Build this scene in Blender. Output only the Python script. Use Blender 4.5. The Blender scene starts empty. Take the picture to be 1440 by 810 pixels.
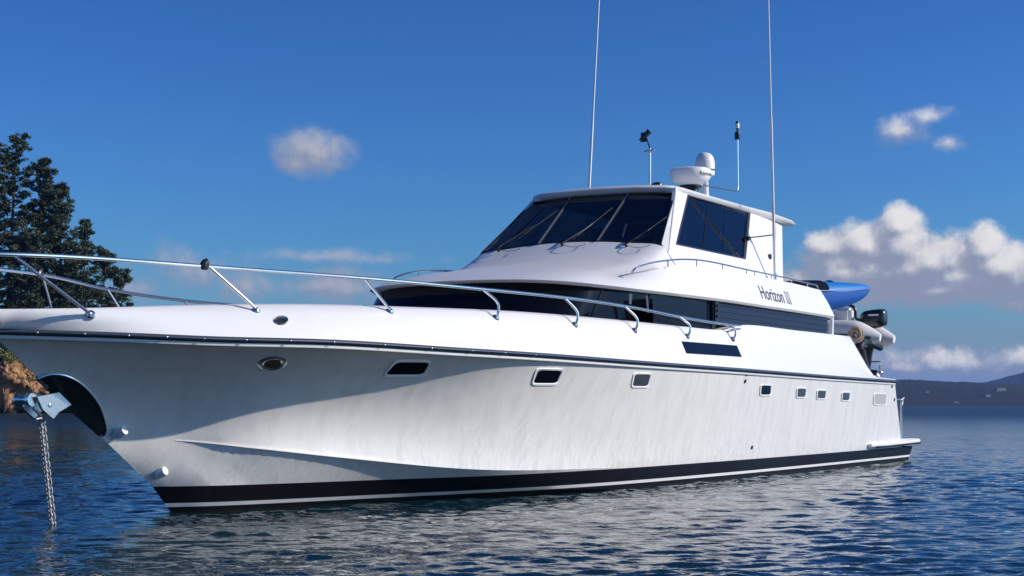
import bpy, bmesh, math, random
import numpy as np
from mathutils import Vector, Matrix
from mathutils.bvhtree import BVHTree
R = math.radians
sc = bpy.context.scene
COL = sc.collection
random.seed(7)
rng = np.random.default_rng(11)

# ------------------------------------------------------------------ camera
CAM = Vector((-13.2304, -11.1456, 1.10))
AX_R = Vector((0.478551, -0.878060, 0)); AX_D = Vector((0.878060, 0.478551, 0))
FOC, U0, V0 = 2350.0, 720.0, 569.5
cd = bpy.data.cameras.new('camera'); cam = bpy.data.objects.new('camera', cd); COL.objects.link(cam)
cam.location = CAM
cam.rotation_euler = (R(90), 0, math.atan2(AX_R.y, AX_R.x))
cd.lens = FOC / 1440 * 36; cd.sensor_width = 36
cd.shift_y = (V0 - 405) / 1440
cd.clip_start = 0.1; cd.clip_end = 30000
sc.camera = cam

# ------------------------------------------------------------------ sun, sky, exposure
SUN_EL = 27.0
SUN_H = Vector((0.407, -0.9135, 0)).normalized()
to_sun = Vector((SUN_H.x*math.cos(R(SUN_EL)), SUN_H.y*math.cos(R(SUN_EL)), math.sin(R(SUN_EL))))
sl = bpy.data.lights.new('sun', 'SUN'); sl.energy = 4.5; sl.angle = R(0.5); sl.color = (1.0, 0.91, 0.79)
so = bpy.data.objects.new('sun', sl); COL.objects.link(so)
so.rotation_euler = to_sun.to_track_quat('Z', 'Y').to_euler()
so.location = (0, -30, 40)

sc.view_settings.view_transform = 'Standard'
sc.view_settings.look = 'None'
sc.view_settings.exposure = 0.0
sc.view_settings.gamma = 1.0
sc.view_settings.use_curve_mapping = False
sc.render.engine = 'CYCLES'
sc.cycles.use_denoising = True
sc.cycles.caustics_reflective = True
sc.cycles.blur_glossy = 0.8
sc.cycles.max_bounces = 8
sc.cycles.sample_clamp_indirect = 5.0

def N(nt, t, **kw):
    n = nt.nodes.new(t)
    for k, v in kw.items(): setattr(n, k, v)
    return n
def plug(nt, node, idx, val):
    if hasattr(val, 'is_output'): nt.links.new(val, node.inputs[idx])
    else: node.inputs[idx].default_value = val
def M_(nt, op, a, b=None, c=None, clamp=False):
    n = N(nt, 'ShaderNodeMath', operation=op, use_clamp=clamp)
    for i, v in enumerate((a, b, c)):
        if v is not None: plug(nt, n, i, v)
    return n.outputs[0]
def VM(nt, op, a, b=None):
    n = N(nt, 'ShaderNodeVectorMath', operation=op)
    plug(nt, n, 0, a)
    if b is not None: plug(nt, n, 1, b)
    return n.outputs['Value'] if op in ('DOT_PRODUCT', 'LENGTH') else n.outputs[0]
def MIX(nt, f, a, b):
    n = N(nt, 'ShaderNodeMix', data_type='RGBA')
    plug(nt, n, 0, f); plug(nt, n, 6, a); plug(nt, n, 7, b)
    return n.outputs[2]
def SSTEP(nt, v, a, b, c=0.0, d=1.0):
    n = N(nt, 'ShaderNodeMapRange', interpolation_type='SMOOTHSTEP')
    plug(nt, n, 0, v); plug(nt, n, 1, a); plug(nt, n, 2, b); plug(nt, n, 3, c); plug(nt, n, 4, d)
    return n.outputs[0]

# cumulus described as heaps of puffs at (azimuth, elevation) of the real sky
PX = 1 / 2350.0
PUFFS = [  # centre u, v, radius u, v, strength
 (1180, 386, 95, 44, 1.0), (1250, 345, 70, 50, 1.15), (1252, 318, 44, 32, 1.15), (1300, 372, 95, 54, 1.1), (1372, 358, 40, 44, 1.05),
 (1215, 348, 60, 46, 1.05), (1160, 352, 40, 30, .95), (1340, 398, 110, 42, 1.05), (1440, 392, 62, 44, 1.0), (1120, 402, 50, 36, .8), (1500, 380, 90, 60, 1.0),
 (1300, 415, 210, 34, .95), (1440, 428, 120, 24, .8), (1240, 385, 120, 50, 1.1), (1390, 385, 80, 50, 1.1),
 (1330, 514, 110, 26, .62), (1262, 520, 70, 22, .55), (1420, 508, 80, 20, .5),
 (443, 216, 72, 44, .85), (420, 232, 44, 22, .7),
 (455, 363, 150, 17, .50), (525, 367, 80, 12, .42), (268, 384, 95, 44, .62), (350, 402, 90, 40, .66), (470, 408, 120, 36, .80), (200, 412, 60, 28, .55), (600, 425, 80, 30, .6),
 (1255, 200, 52, 28, .60), (1292, 182, 40, 18, .55), (1320, 218, 22, 17, .48)]
def cloud_group():
    g = bpy.data.node_groups.new('cloud_field', 'ShaderNodeTree')
    g.interface.new_socket('P', in_out='INPUT', socket_type='NodeSocketVector')
    g.interface.new_socket('Density', in_out='OUTPUT', socket_type='NodeSocketFloat')
    gi = g.nodes.new('NodeGroupInput'); go = g.nodes.new('NodeGroupOutput')
    P = gi.outputs[0]
    n0 = N(g, 'ShaderNodeTexNoise'); n0.inputs['Scale'].default_value = 20; n0.inputs['Detail'].default_value = 4
    g.links.new(P, n0.inputs['Vector'])
    w = VM(g, 'SUBTRACT', n0.outputs['Color'], (.5, .5, .5))
    w = VM(g, 'MULTIPLY', w, (.020, .014, 0))
    Q = VM(g, 'ADD', P, w)
    f = None
    for (u, v, ru, rv, s) in PUFFS:
        a = (u - U0)*PX; e = (V0 - v)*PX
        k = VM(g, 'SUBTRACT', Q, (a, e, 0))
        k = VM(g, 'MULTIPLY', k, (1/(ru*PX), 1/(rv*PX), 0))
        l = VM(g, 'LENGTH', k)
        l = M_(g, 'MULTIPLY_ADD', l, -s, s)
        f = l if f is None else M_(g, 'SMOOTH_MAX', f, l, 0.25)
    # the rest of the sky, outside this window, has loose fair-weather cloud
    sx = N(g, 'ShaderNodeSeparateXYZ'); g.links.new(P, sx.inputs[0])
    far = SSTEP(g, M_(g, 'ABSOLUTE', sx.outputs[0]), .36, .7)
    band = SSTEP(g, sx.outputs[1], .75, .05)
    nf = N(g, 'ShaderNodeTexNoise'); nf.inputs['Scale'].default_value = 3.2; nf.inputs['Detail'].default_value = 5
    g.links.new(P, nf.inputs['Vector'])
    oth = M_(g, 'MULTIPLY_ADD', nf.outputs['Fac'], 2.2, -1.50)
    oth = M_(g, 'MULTIPLY', oth, M_(g, 'MULTIPLY', far, band))
    f = M_(g, 'MAXIMUM', f, M_(g, 'SUBTRACT', oth, M_(g, 'MULTIPLY', M_(g, 'SUBTRACT', 1.0, far), 3.0)))
    n1 = N(g, 'ShaderNodeTexNoise'); n1.inputs['Scale'].default_value = 42; n1.inputs['Detail'].default_value = 9; n1.inputs['Roughness'].default_value = .66
    g.links.new(P, n1.inputs['Vector'])
    d = M_(g, 'MULTIPLY_ADD', M_(g, 'SUBTRACT', n1.outputs['Fac'], .5), 1.2, f)
    g.links.new(d, go.inputs[0])
    return g
world = bpy.data.worlds.new('World'); sc.world = world; world.use_nodes = True
wt = world.node_tree; wt.nodes.clear()
sky = N(wt, 'ShaderNodeTexSky', sky_type='NISHITA'); sky.sun_disc = False
sky.sun_elevation = R(SUN_EL); sky.sun_rotation = math.atan2(to_sun.x, to_sun.y)
sky.altitude = 0; sky.air_density = 1.0; sky.dust_density = 0.6; sky.ozone_density = 3.0
tc = N(wt, 'ShaderNodeTexCoord'); D = tc.outputs['Generated']
dr = VM(wt, 'DOT_PRODUCT', D, tuple(AX_R)); dd = VM(wt, 'DOT_PRODUCT', D, tuple(AX_D)); dz = VM(wt, 'DOT_PRODUCT', D, (0, 0, 1))
az = M_(wt, 'ARCTAN2', dr, dd)
el = M_(wt, 'ARCTAN2', dz, M_(wt, 'SQRT', M_(wt, 'ADD', M_(wt, 'MULTIPLY', dr, dr), M_(wt, 'MULTIPLY', dd, dd))))
cp = N(wt, 'ShaderNodeCombineXYZ'); wt.links.new(az, cp.inputs[0]); wt.links.new(el, cp.inputs[1])
grp = cloud_group()
g1 = N(wt, 'ShaderNodeGroup'); g1.node_tree = grp; wt.links.new(cp.outputs[0], g1.inputs[0])
g2 = N(wt, 'ShaderNodeGroup'); g2.node_tree = grp; wt.links.new(VM(wt, 'ADD', cp.outputs[0], (.007, .012, 0)), g2.inputs[0])
g3 = N(wt, 'ShaderNodeGroup'); g3.node_tree = grp; wt.links.new(VM(wt, 'ADD', cp.outputs[0], (.002, .004, 0)), g3.inputs[0])
dens = g1.outputs[0]
crisp = M_(wt, 'MULTIPLY', SSTEP(wt, az, .10, .16), SSTEP(wt, el, .145, .125))
alpha = SSTEP(wt, dens, .0, M_(wt, 'MULTIPLY_ADD', crisp, -.28, .78))
alpha = M_(wt, 'MULTIPLY', alpha, SSTEP(wt, el, 0.0, .012))
lit = M_(wt, 'SUBTRACT', dens, g2.outputs[0]); lit2 = M_(wt, 'SUBTRACT', dens, g3.outputs[0])
lum = M_(wt, 'ADD', M_(wt, 'MULTIPLY', lit, .9), M_(wt, 'MULTIPLY', lit2, .8))
lum = M_(wt, 'ADD', lum, M_(wt, 'MULTIPLY', SSTEP(wt, el, .055, .12), .12))
lum = M_(wt, 'MULTIPLY', SSTEP(wt, lum, -.15, 1.15), SSTEP(wt, az, -.10, .08, .32, 1.0))
ccol = MIX(wt, lum, (2.8, 3.1, 4.2, 1), (8.6, 8.3, 8.2, 1))
# a clear maritime sky: deeper and bluer than the default atmosphere
gm = N(wt, 'ShaderNodeGamma'); gm.inputs[1].default_value = 1.6
wt.links.new(VM(wt, 'MULTIPLY', sky.outputs[0], (.1, .1, .1)), gm.inputs[0])
skyc = VM(wt, 'MULTIPLY', gm.outputs[0], (6.3, 11.2, 17.2))
hazeband = M_(wt, 'MULTIPLY', SSTEP(wt, el, .070, .012), .92)
hazec = MIX(wt, SSTEP(wt, az, .02, .20), (2.5, 3.9, 6.0, 1), (2.55, 3.1, 4.6, 1))
skyc = MIX(wt, hazeband, skyc, hazec)
final = MIX(wt, M_(wt, 'MULTIPLY', alpha, .95), skyc, ccol)
bg = N(wt, 'ShaderNodeBackground'); bg.inputs['Strength'].default_value = 0.1
wt.links.new(final, bg.inputs['Color'])
wo = N(wt, 'ShaderNodeOutputWorld'); wt.links.new(bg.outputs[0], wo.inputs['Surface'])

# ------------------------------------------------------------------ materials
def mat(name, col, rough=.5, metal=0.0, var=0.0, vscale=4.0, bump=0.0, bscale=30.0, coat=0.0, spec=.5, rvar=0.0):
    m = bpy.data.materials.new(name); m.use_nodes = True
    nt = m.node_tree; b = nt.nodes['Principled BSDF']
    b.inputs['Base Color'].default_value = (*col, 1); b.inputs['Roughness'].default_value = rough
    b.inputs['Metallic'].default_value = metal; b.inputs['Coat Weight'].default_value = coat
    b.inputs['Specular IOR Level'].default_value = spec
    t = N(nt, 'ShaderNodeTexCoord')
    if var or rvar:
        n = N(nt, 'ShaderNodeTexNoise'); n.inputs['Scale'].default_value = vscale; n.inputs['Detail'].default_value = 6
        nt.links.new(t.outputs['Object'], n.inputs['Vector'])
        if var:
            c = MIX(nt, n.outputs['Fac'], tuple(max(0, x*(1-var)) for x in col)+(1,), tuple(min(1, x*(1+var)) for x in col)+(1,))
            nt.links.new(c, b.inputs['Base Color'])
        if rvar: nt.links.new(M_(nt, 'MULTIPLY_ADD', n.outputs['Fac'], rvar*2, rough-rvar), b.inputs['Roughness'])
    if bump:
        n = N(nt, 'ShaderNodeTexNoise'); n.inputs['Scale'].default_value = bscale; n.inputs['Detail'].default_value = 5
        nt.links.new(t.outputs['Object'], n.inputs['Vector'])
        bp = N(nt, 'ShaderNodeBump'); bp.inputs['Strength'].default_value = bump; bp.inputs['Distance'].default_value = .02
        nt.links.new(n.outputs['Fac'], bp.inputs['Height']); nt.links.new(bp.outputs[0], b.inputs['Normal'])
    return m
m_white = mat('white_gelcoat', (.80, .80, .79), .22, var=.02, vscale=1.5, rvar=.06, bump=.02, bscale=2.0)
m_white2 = mat('white_moulding', (.80, .80, .80), .30, var=.02, vscale=2, bump=.02, bscale=3)
m_deck = mat('nonskid_deck', (.74, .74, .72), .6, var=.04, vscale=6)
m_steel = mat('polished_stainless_steel', (.72, .71, .69), .24, 1.0)
m_satin = mat('satin_stainless_steel', (.50, .51, .52), .34, 1.0, var=.15, vscale=25)
m_rubber = mat('black_rubber', (.010, .010, .011), .55, spec=.25)
m_navy = mat('dark_navy_louvre', (.012, .018, .038), .40, var=.1, spec=.2)
m_glassd = mat('dark_saloon_glass', (.003, .004, .008), .04, spec=.12)
m_glassn = mat('navy_side_glass', (.006, .010, .026), .10, spec=.05)
m_dome = mat('white_dome_plastic', (.78, .78, .77), .35)
m_black = mat('black_plastic', (.012, .012, .013), .35)
m_cowl = mat('dark_outboard_cowl', (.018, .019, .024), .25, coat=.3)
m_hypalon = mat('pale_grey_hypalon', (.74, .73, .71), .5, var=.05, vscale=8)
m_hypd = mat('grey_rubbing_strake', (.06, .06, .065), .6)
m_kayak = mat('blue_polyethylene', (.008, .10, .42), .5, var=.12, vscale=5)
m_kayakd = mat('dark_blue_fabric', (.004, .008, .022), .9, spec=.1)
m_rope = mat('tan_rope', (.52, .40, .30), .8, var=.3, vscale=60, bump=.6, bscale=80)
m_chain = mat('galvanised_chain', (.30, .30, .30), .5, .7, var=.4, vscale=20)
m_letter = mat('dark_lettering', (.03, .03, .045), .5)
m_curtain = mat('grey_blind', (.045, .055, .08), .5)
m_grey = mat('grey_blind_cover', (.42, .42, .42), .5)
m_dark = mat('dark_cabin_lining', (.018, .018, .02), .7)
m_seat = mat('grey_seat_vinyl', (.10, .10, .11), .5)
m_plate = mat('stem_plate_painted_reflection', (.012, .018, .016), .18, 0.0, var=.4, vscale=7, spec=.5)  # steel plate; the dark green water reflection is put into its base colour
m_bark = mat('pine_bark', (.09, .06, .045), .9, var=.4, vscale=3)
m_leafd = mat('pine_needles', (.040, .058, .024), .7, var=.7, vscale=.9)
m_leafl = mat('scrub_leaves', (.15, .145, .030), .7, var=.5, vscale=1.6)
m_house = mat('pale_house_walls', (.7, .69, .66), .7)
m_roof = mat('grey_house_roof', (.16, .14, .13), .7)
m_win = mat('house_window_glass', (.02, .025, .03), .1)

def hull_mat():
    m = mat('white_hull_with_black_boot_top', (.80, .80, .79), .13, rvar=.05, vscale=.8, bump=.03, bscale=1.2)
    nt = m.node_tree; b = nt.nodes['Principled BSDF']
    t = N(nt, 'ShaderNodeTexCoord'); s = N(nt, 'ShaderNodeSeparateXYZ'); nt.links.new(t.outputs['Object'], s.inputs[0])
    z = s.outputs[2]; y = M_(nt, 'ABSOLUTE', s.outputs[1])
    n = N(nt, 'ShaderNodeTexNoise'); n.inputs['Scale'].default_value = 3; nt.links.new(t.outputs['Object'], n.inputs['Vector'])
    # vertical run-off streaks, very faint dirt
    mp = N(nt, 'ShaderNodeMapping'); mp.inputs['Scale'].default_value = (7, 7, .5); nt.links.new(t.outputs['Object'], mp.inputs[0])
    n2 = N(nt, 'ShaderNodeTexNoise'); n2.inputs['Scale'].default_value = 1.0; n2.inputs['Detail'].default_value = 5; nt.links.new(mp.outputs[0], n2.inputs['Vector'])
    # rippling light off the water, painted as pale wisps, strongest low down
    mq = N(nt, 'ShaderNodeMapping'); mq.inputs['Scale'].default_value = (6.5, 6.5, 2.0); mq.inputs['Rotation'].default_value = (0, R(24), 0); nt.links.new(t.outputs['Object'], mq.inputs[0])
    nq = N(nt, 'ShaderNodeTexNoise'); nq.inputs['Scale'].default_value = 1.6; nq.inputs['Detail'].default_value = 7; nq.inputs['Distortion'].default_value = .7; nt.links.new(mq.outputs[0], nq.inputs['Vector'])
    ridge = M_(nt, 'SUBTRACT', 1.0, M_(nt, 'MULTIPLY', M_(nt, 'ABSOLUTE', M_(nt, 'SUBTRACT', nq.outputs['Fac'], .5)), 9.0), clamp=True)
    painted_caustics = M_(nt, 'MULTIPLY', M_(nt, 'POWER', ridge, 1.6), SSTEP(nt, M_(nt, 'MULTIPLY_ADD', n.outputs['Fac'], 1.3, z), 1.9, .75, .06, .85))
    gel = MIX(nt, SSTEP(nt, n2.outputs['Fac'], .35, .75), (.78, .76, .725, 1), (.70, .682, .65, 1))
    white = MIX(nt, painted_caustics, gel, (.86, .85, .83, 1))
    bl = M_(nt, 'LESS_THAN', z, .283)
    st = M_(nt, 'MULTIPLY', M_(nt, 'GREATER_THAN', z, .068), M_(nt, 'LESS_THAN', z, .108))
    black = MIX(nt, n.outputs['Fac'], (.006, .006, .009, 1), (.016, .016, .022, 1))
    weed = MIX(nt, SSTEP(nt, M_(nt, 'MULTIPLY_ADD', n2.outputs['Fac'], .06, z), .02, .07), (.022, .026, .020, 1), black)
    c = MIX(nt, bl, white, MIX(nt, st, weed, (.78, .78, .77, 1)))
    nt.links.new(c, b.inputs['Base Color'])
    nt.links.new(M_(nt, 'MULTIPLY_ADD', bl, .3, .13), b.inputs['Roughness']); nt.links.new(M_(nt, 'MULTIPLY_ADD', bl, -.3, .5), b.inputs['Specular IOR Level'])
    return m
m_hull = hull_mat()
def tint_mat(name, tint, refl=.16):
    m = bpy.data.materials.new(name); m.use_nodes = True; nt = m.node_tree; nt.nodes.clear()
    tr = N(nt, 'ShaderNodeBsdfTransparent'); tr.inputs[0].default_value = (*tint, 1)
    gl = N(nt, 'ShaderNodeBsdfGlossy'); gl.inputs['Roughness'].default_value = .015; gl.inputs[0].default_value = (.95, .97, 1, 1)
    fr = N(nt, 'ShaderNodeFresnel'); fr.inputs[0].default_value = 1.45
    mx = N(nt, 'ShaderNodeMixShader'); nt.links.new(M_(nt, 'MULTIPLY', fr.outputs[0], refl), mx.inputs[0]); nt.links.new(tr.outputs[0], mx.inputs[1]); nt.links.new(gl.outputs[0], mx.inputs[2])
    o = N(nt, 'ShaderNodeOutputMaterial'); nt.links.new(mx.outputs[0], o.inputs[0])
    return m
m_tint = tint_mat('tinted_windscreen_glass', (.34, .37, .42))
m_tints = tint_mat('tinted_side_glass', (.20, .24, .32), .75)
def water_mat():
    m = bpy.data.materials.new('sea_water'); m.use_nodes = True; nt = m.node_tree; b = nt.nodes['Principled BSDF']
    b.inputs['Base Color'].default_value = (.004, .022, .034, 1); b.inputs['Roughness'].default_value = .04; b.inputs['IOR'].default_value = 1.333
    t = N(nt, 'ShaderNodeTexCoord'); g = N(nt, 'ShaderNodeNewGeometry')
    h = None
    for s, d, k in ((2.6, 3, .018), (9.0, 3, .010)):
        mp = N(nt, 'ShaderNodeMapping'); mp.inputs['Rotation'].default_value = (0, 0, R(20)); mp.inputs['Scale'].default_value = (s*1.25, s*.7, s)
        nt.links.new(t.outputs['Object'], mp.inputs[0])
        n = N(nt, 'ShaderNodeTexNoise'); n.inputs['Scale'].default_value = 1; n.inputs['Detail'].default_value = d; nt.links.new(mp.outputs[0], n.inputs['Vector'])
        v = M_(nt, 'MULTIPLY', n.outputs['Fac'], k)
        h = v if h is None else M_(nt, 'ADD', h, v)
    dist = VM(nt, 'LENGTH', t.outputs['Object'])
    nt.links.new(M_(nt, 'MULTIPLY_ADD', M_(nt, 'POWER', M_(nt, 'MULTIPLY', M_(nt, 'SUBTRACT', dist, 26.0, clamp=False), 1/150, clamp=True), .65), .36, .028), b.inputs['Roughness'])
    bp = N(nt, 'ShaderNodeBump'); bp.inputs['Strength'].default_value = .8; bp.inputs['Distance'].default_value = 1.0
    nt.links.new(h, bp.inputs['Height']); nt.links.new(bp.outputs[0], b.inputs['Normal'])
    return m
m_water = water_mat()
def rock_mat():
    m = mat('ochre_cliff_rock', (.30, .17, .085), .9, bump=1.0, bscale=2.6)
    m.node_tree.nodes['Bump'].inputs['Distance'].default_value = .5
    nt = m.node_tree; b = nt.nodes['Principled BSDF']
    t = N(nt, 'ShaderNodeTexCoord'); s = N(nt, 'ShaderNodeSeparateXYZ'); nt.links.new(t.outputs['Object'], s.inputs[0])
    n = N(nt, 'ShaderNodeTexNoise'); n.inputs['Scale'].default_value = .9; n.inputs['Detail'].default_value = 12; n.inputs['Roughness'].default_value = .68; nt.links.new(t.outputs['Object'], n.inputs['Vector'])
    c = MIX(nt, SSTEP(nt, n.outputs['Fac'], .35, .65), (.24, .11, .05, 1), (.62, .34, .16, 1))
    dk = MIX(nt, SSTEP(nt, M_(nt, 'MULTIPLY_ADD', n.outputs['Fac'], 1.2, s.outputs[2]), .9, 1.7), (.035, .03, .026, 1), c)
    top = SSTEP(nt, M_(nt, 'MULTIPLY_ADD', n.outputs['Fac'], 5.0, s.outputs[2]), 8.6, 9.8)
    nt.links.new(MIX(nt, top, dk, (.055, .06, .02, 1)), b.inputs['Base Color'])
    return m
m_rock = rock_mat()
m_hill = mat('bush_clad_hill', (.003, .007, .010), .9, var=.7, vscale=.012)

# ------------------------------------------------------------------ object helpers
def link(name, me, m, parent=None, label=None, smooth=None):
    o = bpy.data.objects.new(name, me); COL.objects.link(o)
    if m is not None and len(me.materials) == 0: me.materials.append(m)
    if parent is not None: o.parent = parent
    if label: o['label'] = label
    return o
def finish(bm, name, m, parent=None, label=None, angle=35, recalc=True):
    if recalc: bmesh.ops.recalc_face_normals(bm, faces=bm.faces)
    for f in bm.faces: f.smooth = True
    for e in bm.edges:
        if len(e.link_faces) == 2 and e.calc_face_angle(0) > R(angle): e.smooth = False
    me = bpy.data.meshes.new(name); bm.to_mesh(me); bm.free()
    return link(name, me, m, parent, label)
def grid(bm, rows, close=False, flip=False):
    vs = [[bm.verts.new(p) for p in r] for r in rows]
    n = len(rows[0])
    for i in range(len(rows)-1):
        for j in range(n if close else n-1):
            k = (j+1) % n
            q = [vs[i][j], vs[i+1][j], vs[i+1][k], vs[i][k]]
            if len({tuple(v.co) for v in q}) < 3: continue
            try: bm.faces.new(q[::-1] if flip else q)
            except ValueError: pass
    return vs
def tube(bm, pts, r, n=8, cap=True, up=None):
    pts = [Vector(p) for p in pts]
    rr = r if isinstance(r, (list, tuple)) else [r]*len(pts)
    rows = []; prev = None
    for i, p in enumerate(pts):
        a = pts[max(i-1, 0)]; b = pts[min(i+1, len(pts)-1)]
        t = (b-a).normalized()
        ref = prev if prev is not None else (Vector((0, 0, 1)) if abs(t.z) < .9 else Vector((1, 0, 0)))
        x = (ref - t*ref.dot(t)).normalized(); prev = x
        y = t.cross(x)
        rows.append([p + (x*math.cos(2*math.pi*k/n) + y*math.sin(2*math.pi*k/n))*rr[i] for k in range(n)])
    vs = grid(bm, rows, close=True)
    if cap:
        for row in (vs[0], vs[-1]):
            try: bm.faces.new(row)
            except ValueError: pass
def box(bm, c, s, rot=None, bev=0.0):
    mt = Matrix.Translation(Vector(c)) @ (rot.to_4x4() if rot else Matrix.Identity(4)) @ Matrix.Diagonal((*s, 1))
    r = bmesh.ops.create_cube(bm, size=1, matrix=mt)
    if bev:
        es = list({e for v in r['verts'] for e in v.link_edges})
        bmesh.ops.bevel(bm, geom=es, offset=bev, segments=2, affect='EDGES', clamp_overlap=True)
def lathe(bm, prof, c, n=32, axis=None):
    rows = []
    q = axis.to_track_quat('Z', 'Y').to_matrix() if axis is not None else Matrix.Identity(3)
    for (r, z) in prof:
        rows.append([Vector(c) + q @ Vector((r*math.cos(2*math.pi*k/n), r*math.sin(2*math.pi*k/n), z)) for k in range(n)])
    grid(bm, rows, close=True)
def prism(bm, poly, d):
    """closed polygon extruded by vector d"""
    a = [bm.verts.new(p) for p in poly]; b = [bm.verts.new(Vector(p)+Vector(d)) for p in poly]
    n = len(poly)
    bm.faces.new(a); bm.faces.new(b[::-1])
    for i in range(n): bm.faces.new([a[i], b[i], b[(i+1) % n], a[(i+1) % n]])
def mir(p): return Vector((p[0], -p[1], p[2]))
def smooth_path(pts, k=6):
    P = [Vector(p) for p in pts]; out = []
    for i in range(len(P)-1):
        p0 = P[i-1] if i else P[0]*2-P[1]; p1 = P[i]; p2 = P[i+1]; p3 = P[i+2] if i+2 < len(P) else P[-1]*2-P[-2]
        d1 = max((p1-p0).length, 1e-5)**.5; d2 = max((p2-p1).length, 1e-5)**.5; d3 = max((p3-p2).length, 1e-5)**.5
        m1 = (p2-p1) + d2*((p1-p0)/d1 - (p2-p0)/(d1+d2)) if i else (p2-p1)
        m2 = (p2-p1) + d2*((p3-p2)/d3 - (p3-p1)/(d2+d3)) if i+2 < len(P) else (p2-p1)
        if i: m1 = ((p1-p0)/d1 - (p2-p0)/(d1+d2) + (p2-p1)/d2)*d2
        if i+2 < len(P): m2 = ((p2-p1)/d2 - (p3-p1)/(d2+d3) + (p3-p2)/d3)*d2
        for j in range(k):
            t = j/k
            out.append(p1*(2*t**3-3*t**2+1) + m1*(t**3-2*t**2+t) + p2*(-2*t**3+3*t**2) + m2*(t**3-t**2))
    out.append(P[-1]); return out
# surveyed points: a sighting (u, v) taken on a known fore-and-aft plane y, a height z or a plane
def sight(u, v): return (AX_R*((u-U0)/FOC) + AX_D + Vector((0, 0, -(v-V0)/FOC)))
def at_y(u, v, y): q = sight(u, v); return CAM + q*((y-CAM.y)/q.y)
def at_z(u, v, z): q = sight(u, v); return CAM + q*((z-CAM.z)/q.z)
def at_d(u, v, D): return CAM + sight(u, v)*D
def at_plane(u, v, p, n): q = sight(u, v); return CAM + q*((Vector(p)-CAM).dot(n)/q.dot(n))
def bvh_of(o): return BVHTree.FromPolygons([o.matrix_world @ v.co for v in o.data.vertices], [tuple(p.vertices) for p in o.data.polygons])
def hit(bv, u, v):
    l, n, i, d = bv.ray_cast(CAM, sight(u, v).normalized())
    if l is None: return None, None
    if n.dot(l-CAM) > 0: n = -n
    return l, n
def thing(name, label, cat, loc=(0, 0, 0), group=None):
    o = bpy.data.objects.new(name, None); COL.objects.link(o); o.location = loc
    o['label'] = label; o['category'] = cat
    if group: o['group'] = group
    o.empty_display_size = .2
    return o
def keep(o, parent):
    """parent to an Empty that is not at the origin, keeping the world place"""
    o.parent = parent; o.matrix_parent_inverse = Matrix.Translation(parent.location).inverted()
    return o
def tag(o, label=None, cat=None, group=None, kind=None):
    for k, v in (('label', label), ('category', cat), ('group', group), ('kind', kind)):
        if v: o[k] = v
    return o

# ------------------------------------------------------------------ sea
def build_water():
    nr, nd = 860, 1350
    fs = np.linspace(-1, 1, nr); ds = 6*np.power(700/6, np.linspace(0, 1, nd))
    DD, FF = np.meshgrid(ds, fs, indexing='ij')
    RR = FF*(DD*.40 + 9)
    sp = np.maximum((DD*.40+9)*2/nr, DD*math.log(700/6)/nd)     # local mesh spacing
    X = CAM.x + RR*AX_R.x + DD*AX_D.x; Y = CAM.y + RR*AX_R.y + DD*AX_D.y
    Z = np.zeros_like(X); th0 = math.atan2(AX_D.y, AX_D.x) + .25
    for i in range(140):
        lam = .085*(12.0**rng.random()**1.3)
        th = th0 + rng.normal(0, .55)
        k = 2*math.pi/lam; ph = rng.random()*6.28
        a = WAVE*lam*(1.0 if lam < .28 else (.28/lam)**.62)
        arg = k*(X*math.cos(th) + Y*math.sin(th)) + ph
        s = np.sin(arg)
        Z += a*np.clip((lam/sp-2.2)/2, 0, 1)*(s + .30*np.cos(2*arg))
    # calmer and livelier patches
    pt = .8 + .3*np.sin(X*.31+1)*np.sin(Y*.23+.5) + .2*np.sin(X*.11-Y*.17)
    Z *= np.clip(pt, .45, 1.3)
    edge = np.minimum.reduce([(1-np.abs(FF))*(DD*.40+9), DD-ds[0], (ds[-1]-DD)*.1])
    Z *= np.clip(edge/2, 0, 1)
    verts = np.stack([X, Y, Z], -1).reshape(-1, 3)
    idx = np.arange(nr*nd).reshape(nd, nr)
    quads = np.stack([idx[:-1, :-1], idx[:-1, 1:], idx[1:, 1:], idx[1:, :-1]], -1).reshape(-1, 4)
    L = 8500
    c4 = [(CAM.x + a*AX_R.x + b*AX_D.x, CAM.y + a*AX_R.y + b*AX_D.y, 0) for a, b in ((-L, -L), (L, -L), (L, L), (-L, L))]
    base = len(verts); verts = np.concatenate([verts, np.array(c4)])
    faces = quads.tolist()
    bot = idx[0, :].tolist(); top = idx[-1, :].tolist(); lef = idx[:, 0].tolist(); rig = idx[:, -1].tolist()
    faces.append([base, base+1] + bot[::-1]); faces.append([base+1, base+2] + rig[::-1])
    faces.append([base+2, base+3] + top); faces.append([base+3, base] + lef)
    me = bpy.data.meshes.new('water'); me.from_pydata(verts.tolist(), [], faces)
    me.polygons.foreach_set('use_smooth', [True]*len(me.polygons))
    o = link('water', me, m_water); tag(o, 'rippled deep blue sea around the white motor yacht', kind='structure')
    return o
WAVE = .0043
build_water()

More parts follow.
